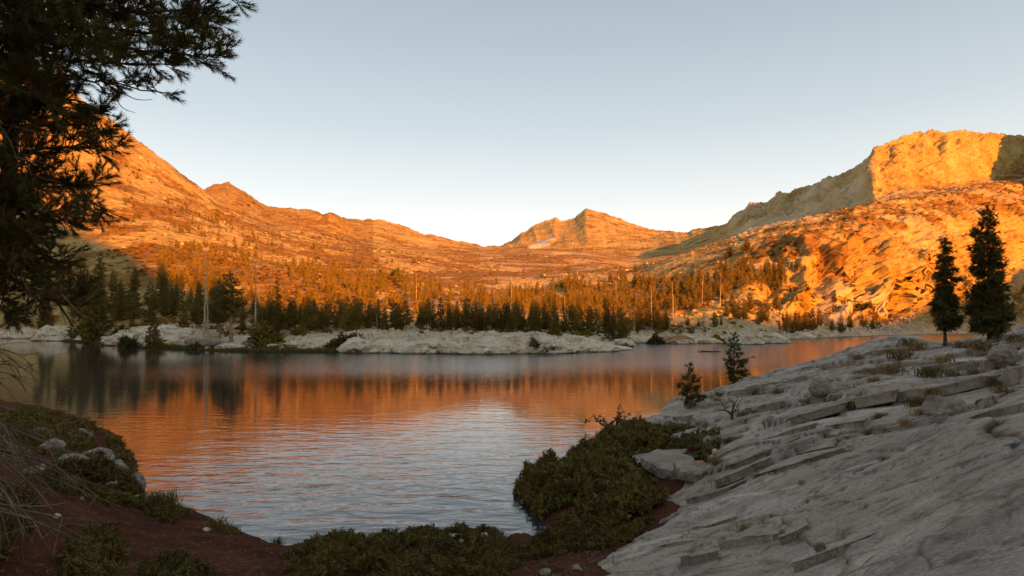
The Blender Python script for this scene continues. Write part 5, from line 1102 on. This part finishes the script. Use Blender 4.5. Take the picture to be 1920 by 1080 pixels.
# tangle of bare grey branches at the left edge
dt_ = thing('dead_branches', (0, 0, 0), 'tangle of bare grey drooping branches at the left edge above the bank', 'dead branches')
r5 = np.random.RandomState(8)
starts = [((-60, 640), (40, 660), (25, 700), 8), ((-80, 760), (60, 790), (120, 850), 9), ((-70, 790), (60, 840), (110, 900), 9), ((-70, 800), (40, 860), (80, 960), 9), ((-90, 860), (20, 880), (60, 1000), 8), ((-90, 930), (50, 960), (140, 1000), 7), ((-80, 820), (90, 840), (150, 900), 9), ((-60, 840), (100, 880), (215, 950), 10), ((-90, 900), (30, 920), (95, 1010), 8), ((-60, 770), (20, 790), (60, 860), 8), ((-60, 720), (0, 680), (38, 708), 7)]
for i, (a0, b0, c0, dd0) in enumerate(starts):
    bag = Bag()
    for j in range(4):
        A0 = np.array(a0) + r5.randn(2) * 10; B0_ = np.array(b0) + r5.randn(2) * 18; C0 = np.array(c0) + r5.randn(2) * 26; d0 = dd0 + r5.randn() * .5
        s = np.linspace(0, 1, 16)[:, None]; q2 = (1 - s) ** 2 * A0 + 2 * s * (1 - s) * B0_ + s ** 2 * C0
        q3 = np.array([px3(u, v, d0 + .5 * math.sin(k * .3 + j)) for k, (u, v) in enumerate(q2)]); bag.add(*tube(q3, np.linspace(.020 if j == 0 else .011, .004, 16), 4))
        for k in range(5):
            t = r5.randint(5, 14); b = q3[t]; ax = q3[min(t + 1, 15)] - q3[t - 1]; ax /= np.linalg.norm(ax); dv = ax + r5.randn(3) * .5; L2 = r5.uniform(.15, .5); ss = np.linspace(0, 1, 6)[:, None]
            bag.add(*tube(b + dv * L2 * ss + np.array([0, 0, -.25 * L2]) * ss ** 2, np.linspace(.005, .002, 6), 3))
    link('branch', bag.mesh('branch', [M['twig']]), dt_)
from collections import defaultdict
same = defaultdict(list)
for o in sc.objects:
    if o.get('label') and o.get('category'): same[o['label']].append(o)
for lb, os_ in same.items():
    if 6 <= len(os_) <= 10:
        os_.sort(key=lambda o: o.location.x / max(o.location.y, 1))
        for o, q_ in zip(os_, ['leftmost', 'second from left', 'third from left', 'fourth from left', 'fifth from left', 'sixth from left', 'seventh from left', 'eighth from left', 'ninth from left', 'tenth from left']):
            if len((lb + ' ' + q_).split()) <= 16: o['label'] = lb + ', ' + q_
    if 2 <= len(os_) <= 5:
        os_.sort(key=lambda o: o.location.x / max(o.location.y, 1)); nm = {2: ['left', 'right'], 3: ['leftmost', 'middle', 'rightmost'], 4: ['leftmost', 'second from left', 'second from right', 'rightmost'], 5: ['leftmost', 'second from left', 'middle', 'second from right', 'rightmost']}[len(os_)]
        for o, q_ in zip(os_, nm):
            n_ = lb + ', ' + q_ + ' of its like'
            if len(n_.split()) > 16: n_ = lb + ', ' + q_
            if len(n_.split()) <= 16: o['label'] = n_
tri = 0; seen = set()
for o in sc.objects:
    if o.type == 'MESH' and o.data.name not in seen: seen.add(o.data.name); tri += sum(1 for _ in ()) + len(o.data.loops) - 2 * len(o.data.polygons)
print('triangles', tri, 'objects', len(sc.objects), 'far trees', NT[0])
